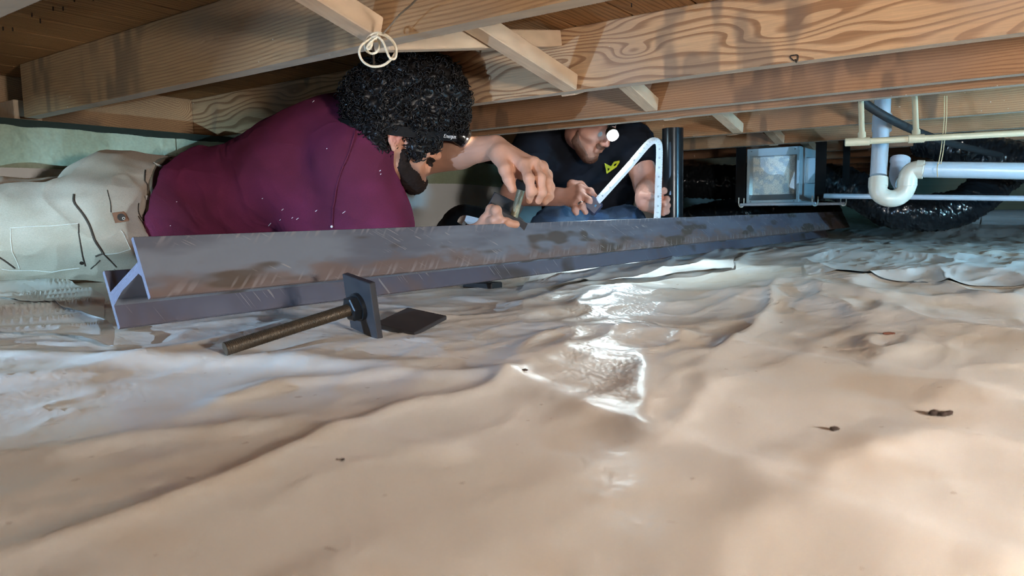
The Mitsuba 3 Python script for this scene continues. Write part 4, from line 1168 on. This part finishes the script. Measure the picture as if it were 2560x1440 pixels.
part(t + '__housing', 'bezel', frame(lp, x_, y_, z_, trimesh.creation.revolve(np.array([[.0205, .012], [.0255, .012], [.0262, .0165], [.024, .0205], [.0205, .019], [.0205, .012]]), sections=40)), 'm_chrome', 'bright lens rim', smooth=35)
lens = frame(lp + z_ * .0185, x_, y_, z_, trimesh.creation.cylinder(.0205, .0015, sections=40))
key = part(t + '__housing', 'lens', lens, 'm_lens')
scene[key]['emitter'] = {'type': 'area', 'radiance': {'type': 'rgb', 'value': [x * 3 for x in HEAD1_RGB]}}
aim1 = am(1310, 500, 1.58)
scene[t + '_beam'] = dict(type='spot', to_world=T().look_at(origin=(lp + z_ * .024).tolist(), target=aim1.tolist(), up=[0, 0, 1]), cutoff_angle=26, beam_width=10, intensity={'type': 'rgb', 'value': HEAD1_RGB})
# black bag and a bit of plastic behind the beam, by the lying man's hands
bg = Shape()
bg.bone(am(1165, 540, 1.80), am(1230, 555, 1.80), .030, .028, .02).bone(am(1150, 535, 1.82), am(1120, 570, 1.78), .020, .03, .02).bone(am(1160, 575, 1.8), am(1210, 590, 1.8), .05, .05, .03)
bgm = displaced(bg.mesh(.006), lambda v: (meshkit.fbm(v * 24, 3, 5) - .5) * .014)
solid('black_bag', bgm, 'm_bag', 'crumpled black cloth bag behind the beam left of the held jack', 'bag', smooth=True)
pe_ = [am(1152, 560, 1.66), am(1160, 549, 1.66), am(1185, 553, 1.65), am(1208, 560, 1.64)]
solid('plastic_scrap', cat(tube(spline(pe_, 16), [.012] * 16, 4)), 'm_sheet', 'small folded strip of pale plastic before the black bag', 'scrap')
Shape.S = 1.07

# ================================================================ the seated man
man2 = thing('person', 'man in dark t-shirt and blue jeans sitting hunched with a tape measure', 'person')
HD2 = at(1472, 312, 2.72)
F2 = unit(RIGHT * .66 - UP * .58 - FWD * .48)
U2 = unit(np.array([0, 0, 1.0]) * .7 - FWD * .45 + RIGHT * .45)
b2 = Shape()
H2, f2, u2, l2 = head(b2, HD2, F2, U2, 1.0)
W2 = unit(RIGHT + FWD * .1)
NK2, CH2, BE2, PE2 = at(1462, 340, 2.92), at(1462, 410, 2.95), at(1470, 500, 2.99), at(1475, 572, 3.05)
S2R, S2L = at(1340, 368, 2.85), at(1580, 362, 2.85)
E2R, W2R = at(1286, 484, 2.76), at(1398, 492, 2.62)
E2L, W2L = at(1622, 468, 2.80), at(1612, 492, 2.64)
b2.bone(H2(-.02, 0, -.05), NK2, .055, .06, .03)
b2.bone(NK2, CH2, .07, .09, .04, wide=W2, kw=1.6)
b2.bone(CH2, BE2, .09, .09, .04, wide=W2, kw=1.5)
b2.bone(BE2, PE2, .09, .10, .04, wide=W2, kw=1.5)
b2.chain([S2R, E2R], [.055, .046], .03); b2.bone(E2R, W2R, .045, .032, .03)
b2.chain([S2L, E2L], [.055, .048], .03); b2.bone(E2L, W2L, .047, .034, .03)
KN2R, KN2L = at(1395, 574, 2.74), at(1560, 580, 2.84)
FT2R, FT2L = at(1520, 600, 2.88), at(1440, 600, 3.02)
b2.chain([PE2 - W2 * .10, KN2R, FT2R], [.08, .06, .045], .04)
b2.chain([PE2 + W2 * .10, KN2L, FT2L], [.08, .06, .045], .04)
# his right hand with the tape case
K2 = [at(1450, 468, 2.573), at(1452, 484, 2.557), at(1446, 500, 2.551), at(1436, 512, 2.557)]
FI2 = [[at(1476, 478, 2.557), at(1494, 500, 2.567)], [at(1472, 500, 2.535), at(1484, 518, 2.546)], [at(1456, 516, 2.535), at(1464, 530, 2.543)], [at(1438, 524, 2.543), at(1441, 532, 2.543)]]
hand(b2, W2R, K2, FI2, [at(1430, 462, 2.605), at(1452, 462, 2.626), at(1470, 476, 2.632)], .0098, wr=.030)
# his left hand by the post, palm towards the camera, fingertips curling round the tape
K3 = [at(1648, 486, 2.664), at(1655, 500, 2.675), at(1655, 516, 2.669), at(1650, 530, 2.659)]
FI3 = [[at(1660, 477, 2.639), at(1651, 482, 2.616)], [at(1667, 498, 2.642), at(1661, 510, 2.616)], [at(1668, 514, 2.635), at(1660, 522, 2.611)], [at(1666, 528, 2.629), at(1658, 534, 2.611)]]
hand(b2, W2L, K3, FI3, [at(1606, 488, 2.616), at(1622, 490, 2.594), at(1641, 492, 2.600)], .0092, wr=.030)
b2.bone(at(1612, 508, 2.632), at(1640, 516, 2.648), .028, .024, .02)
bm2 = b2.mesh(0.0033)
brd = np.array(rgb(104, 70, 52))
dark2 = [(H2(.066, 0, -.09), .045, brd, .85), (H2(.03, -.05, -.07), .032, brd, .8), (H2(.03, .05, -.07), .032, brd, .8), (H2(.092, 0, -.048), .016, brd, .6), (H2(.108, 0, -.022), .018, np.array(rgb(214, 130, 120)), .5)]
scene[man2 + '__body'] = mikit.ply(bm2, 'm_skin', True, color=skin_color(np.array(bm2.vertices), SKIN2, dark2, 5))
for e in (1, -1):
    part(man2, 'eye', trimesh.creation.icosphere(2, .0115).apply_translation(H2(.079, .032 * e, .004)), 'm_eye', smooth=True)
hs2 = Shape().bone(H2(-.034, 0, .048), H2(.012, 0, .058), .084, .080, .02).bone(H2(-.06, 0, .0), H2(-.06, 0, -.03), .055, .04, .03)
part(man2, 'hair', displaced(hs2.mesh(.005), lambda v: (meshkit.fbm(v * 70, 2, 9) - .5) * .008), 'm_hair', 'short dark hair', smooth=True)
plain('m_beard', rgb(84, 52, 38), .7)
part(man2, 'beard', displaced(Shell(b2, beard_area(H2), .0035).mesh(.0033), lambda v: (meshkit.fbm(v * 220, 2, 3) - .5) * .004), 'm_beard', 'short brown beard', smooth=True)
s2 = Shape().bone(H2(-.034, 0, .048), H2(.012, 0, .058), .084, .080, .02).bone(H2(-.06, 0, .0), H2(-.06, 0, -.03), .055, .04, .03)
part(man2, 'hair', displaced(hs2.mesh(.005), lambda v: (meshkit.fbm(v * 70, 2, 9) - .5) * .008), 'm_hair', 'short dark hair', smooth=True)
plain('m_beard', rgb(84, 52, 38), .7)
part(man2, 'beard', displaced(Shell(b2, beard_area(H2), .0035).mesh(.0033), lambda v: (meshkit.fbm(v * 220, 2, 3) - .5) * .004), 'm_beard', 'short brown beard', smooth=True)
s2 = Shape()
s2.bone(NK2, CH2, .085, .118, .05, wide=W2, kw=1.62)
s2.bone(CH2, BE2, .118, .118, .05, wide=W2, kw=1.42)
s2.bone(BE2, PE2, .118, .125, .05, wide=W2, kw=1.35)
eR = S2R + (E2R - S2R) * .80; eL = S2L + (E2L - S2L) * .52
s2.bone(S2R, CH2 + (NK2 - CH2) * .3, .075, .09, .06); s2.bone(S2L, CH2 + (NK2 - CH2) * .3, .075, .09, .06)
s2.bone(S2R, E2R, .072, .066, .05, clip=(eR, unit(E2R - S2R)))
s2.bone(S2L, E2L, .072, .068, .05, clip=(eL, unit(E2L - S2L)))
s2m = displaced(s2.mesh(.0055), lambda v: ((1 - np.abs(2 * meshkit.fbm(v * [7, 7, 10], 3, 77) - 1)) ** 3 - .35) * .012)
part(man2, 't_shirt', s2m, 'm_navy', 'dark navy t-shirt with a yellow emblem', smooth=True)
j2 = Shape()
j2.bone(PE2 - W2 * .10, KN2R, .108, .084, .05).bone(KN2R, FT2R, .082, .060, .05)
j2.bone(PE2 + W2 * .10, KN2L, .108, .084, .05).bone(KN2L, FT2L, .082, .060, .05)
j2.bone(PE2, BE2 + (PE2 - BE2) * .5, .135, .12, .05, wide=W2, kw=1.3)
j2.bone(at(1480, 560, 2.80), at(1470, 570, 2.80), .05, .05, .06)
part(man2, 'jeans', displaced(j2.mesh(.0055), lambda v: ((1 - np.abs(2 * meshkit.fbm(v * [10, 10, 13], 3, 87) - 1)) ** 3 - .35) * .014), 'm_denim', 'faded blue jeans', smooth=True)
for A_, K_ in ((FT2R, KN2R), (FT2L, KN2L)):
    d_ = unit(A_ - K_)
    part(man2, 'boot', Shape().bone(A_, A_ + d_ * .06, .045, .045, .03).bone(A_ + d_ * .06, A_ + d_ * .10 - np.array([0, 0, .0]) + FWD * -.08, .042, .034, .03).mesh(.006), 'm_boot', smooth=True)
rg = unit(at(1456, 516, 2.535) - K2[2]); rc = K2[2] + (at(1456, 516, 2.535) - K2[2]) * .62
x_, y_, z_ = basis(rg)
part(man2, 'ring', frame(rc, x_, y_, z_, trimesh.creation.annulus(.0108, .0125, height=.006, sections=28)), 'm_chrome', 'silver finger ring', smooth=30)
def emblem(poly, lift=.012):
    m_ = trimesh.creation.extrude_polygon(poly, .001, engine='earcut').subdivide_to_size(8)
    V = []
    for x, y, z in m_.vertices:
        p = s2.hit(1360 + x / 5.54, 300 + y / 5.54)
        V.append(p - unit(p - EYE) * (lift + z))
    return trimesh.Trimesh(V, m_.faces, process=False)
tri = Polygon([(838, 595), (955, 655), (868, 748)]).difference(Polygon([(880, 668), (912, 674), (884, 712)]))
arr = Polygon([(905, 668), (925, 648), (968, 578), (1048, 560), (1045, 588), (1000, 655), (945, 692), (885, 735), (868, 748), (930, 668)]).difference(Polygon([(972, 612), (1012, 598), (990, 632), (966, 640)]))
for pl in (tri, arr):
    part(man2 + '__t_shirt', 'emblem', emblem(pl), 'm_yellow', 'yellow angular emblem on the chest')
# his headlamp, switched on
t = thing('headlamp', 'lit headlamp shining at the forehead of the man in the dark shirt', 'headlamp')
lc = at(1531, 337, 2.56)
ld2 = unit(-UP * .62 - FWD * .62 + RIGHT * .22)
x_, y_, z_ = basis(ld2, u2)
part(t, 'housing', frame(lc - z_ * .012, x_, y_, z_, trimesh.creation.revolve(np.array([[0, -.020], [.014, -.018], [.021, -.006], [.0228, .009], [.0215, .0115], [.0208, .0080], [.0, .0080]]), sections=32)), 'm_black_gloss', smooth=35)
ln = trimesh.creation.revolve(np.array([[0, .0125], [.012, .0120], [.0205, .0095], [.0205, .0080], [0, .0080]])[::-1], sections=40)
if ln.volume < 0: ln.invert()
key = part(t, 'lens', frame(lc, x_, y_, z_, ln), 'm_lens', smooth=True)
scene[key]['emitter'] = {'type': 'area', 'radiance': {'type': 'rgb', 'value': [x * 95 for x in HEAD2_RGB]}}
V, f = [], []
for i, a in enumerate(tt):
    for dz, lf in ((-.010, 0), (.010, 0), (.010, .002), (-.010, .002)):
        V.append(H2(-.012 + (.098 + lf) * math.cos(a), (.083 + lf) * math.sin(a), .042) + u2 * dz)
for i in range(72):
    for j in range(4):
        k = (j + 1) % 4; q = (i + 1) % 72
        f += [[4 * i + j, 4 * q + k, 4 * q + j], [4 * i + j, 4 * i + k, 4 * q + k]]
part(t, 'strap', trimesh.Trimesh(V, f, process=False), 'm_strap', smooth=50)
part(t, 'bracket', tube([H2(.085, 0, .042), lc - z_ * .030], .009, 10), 'm_black_gloss', smooth=40)
scene[t + '_beam'] = dict(type='spot', to_world=T().look_at(origin=(lc + z_ * .016).tolist(), target=on_z(1600, 652, 0.055).tolist(), up=[0, 0, 1]), cutoff_angle=34, beam_width=20, intensity={'type': 'rgb', 'value': HEAD2_RGB})
# tape measure: case in his right hand, blade folded over in the air
t = thing('tape_measure', 'tape measure with its white blade bent over beside the black steel post', 'tape measure')
cc = at(1484, 512, 2.544)
cx = unit(at(1620, 365, 2.544) - at(1492, 505, 2.544)); cy = unit(np.cross(FWD, cx)); cz = np.cross(cx, cy)
part(t, 'case', frame(cc, cx, cy, cz, bbox([-.030, -.028, -.014], [.022, .028, .014], .006)), 'm_tape_case')
part(t + '__case', 'sticker', frame(cc - cz * .0145, cx, cy, cz, bbox([-.005, .004, -.0005], [.004, .010, .0005])), 'm_primer', 'small blue sticker')
pa = [(1492, 504, 2.533), (1530, 462, 2.531), (1575, 412, 2.531), (1605, 376, 2.533), (1622, 358, 2.536), (1634, 351, 2.538), (1645, 355, 2.540), (1649, 372, 2.542), (1648, 420, 2.544), (1646, 470, 2.544), (1645, 520, 2.544), (1643, 548, 2.544), (1642, 575, 2.544)]
cpath = px_path(pa, 2.4, 120)
# the blade faces the camera half way and twists a little
wid = 0.027
tg = np.gradient(cpath, axis=0); tg /= np.linalg.norm(tg, axis=1, keepdims=True)
s_ = np.linspace(0, 1, 120)
V, f, uvb = [], [], []
for i, (c, t_) in enumerate(zip(cpath, tg)):
    sd0 = unit(np.cross(t_, FWD)); nf = np.cross(sd0, t_)
    tw = math.radians(22 if s_[i] < .4 else 22 - (s_[i] - .4) * 20)
    sd = sd0 * math.cos(tw) + nf * math.sin(tw); nn = np.cross(sd, t_)
    for j in range(7):
        q = j / 3 - 1
        V.append(c + sd * wid / 2 * q + nn * .0028 * (q * q - .5)); uvb.append((i / 119, j / 6))
for i in range(119):
    for j in range(6):
        a = 7 * i + j
        f += [[a, a + 7, a + 8], [a, a + 8, a + 1]]
blade_len = np.linalg.norm(np.diff(cpath, axis=0), axis=1).sum()
def blade_col(p, n, uv):
    k = uv.x * blade_len * 40 * 4
    tick = smoothstep(0.80, 0.9, k - dr.floor(k)) * smoothstep(0.72, 0.8, uv.y)
    k2 = uv.x * blade_len * 40
    big = smoothstep(0.66, 0.72, k2 - dr.floor(k2)) * (1 - smoothstep(0.86, 0.92, k2 - dr.floor(k2))) * smoothstep(0.30, 0.38, uv.y) * (1 - smoothstep(0.56, 0.64, uv.y)) * smoothstep(0.4, 0.5, noise(uv.x * 900, uv.y * 30, 2))
    return mix(rgb(226, 234, 240), rgb(60, 66, 80), dr.maximum(tick * 0.6, big * 0.7))
textured('m_blade', blade_col, 0.3, spec=0.5)
part(t, 'blade', trimesh.Trimesh(V, f, process=False), 'm_blade', 'white steel blade', smooth=True, uv=np.array(uvb))
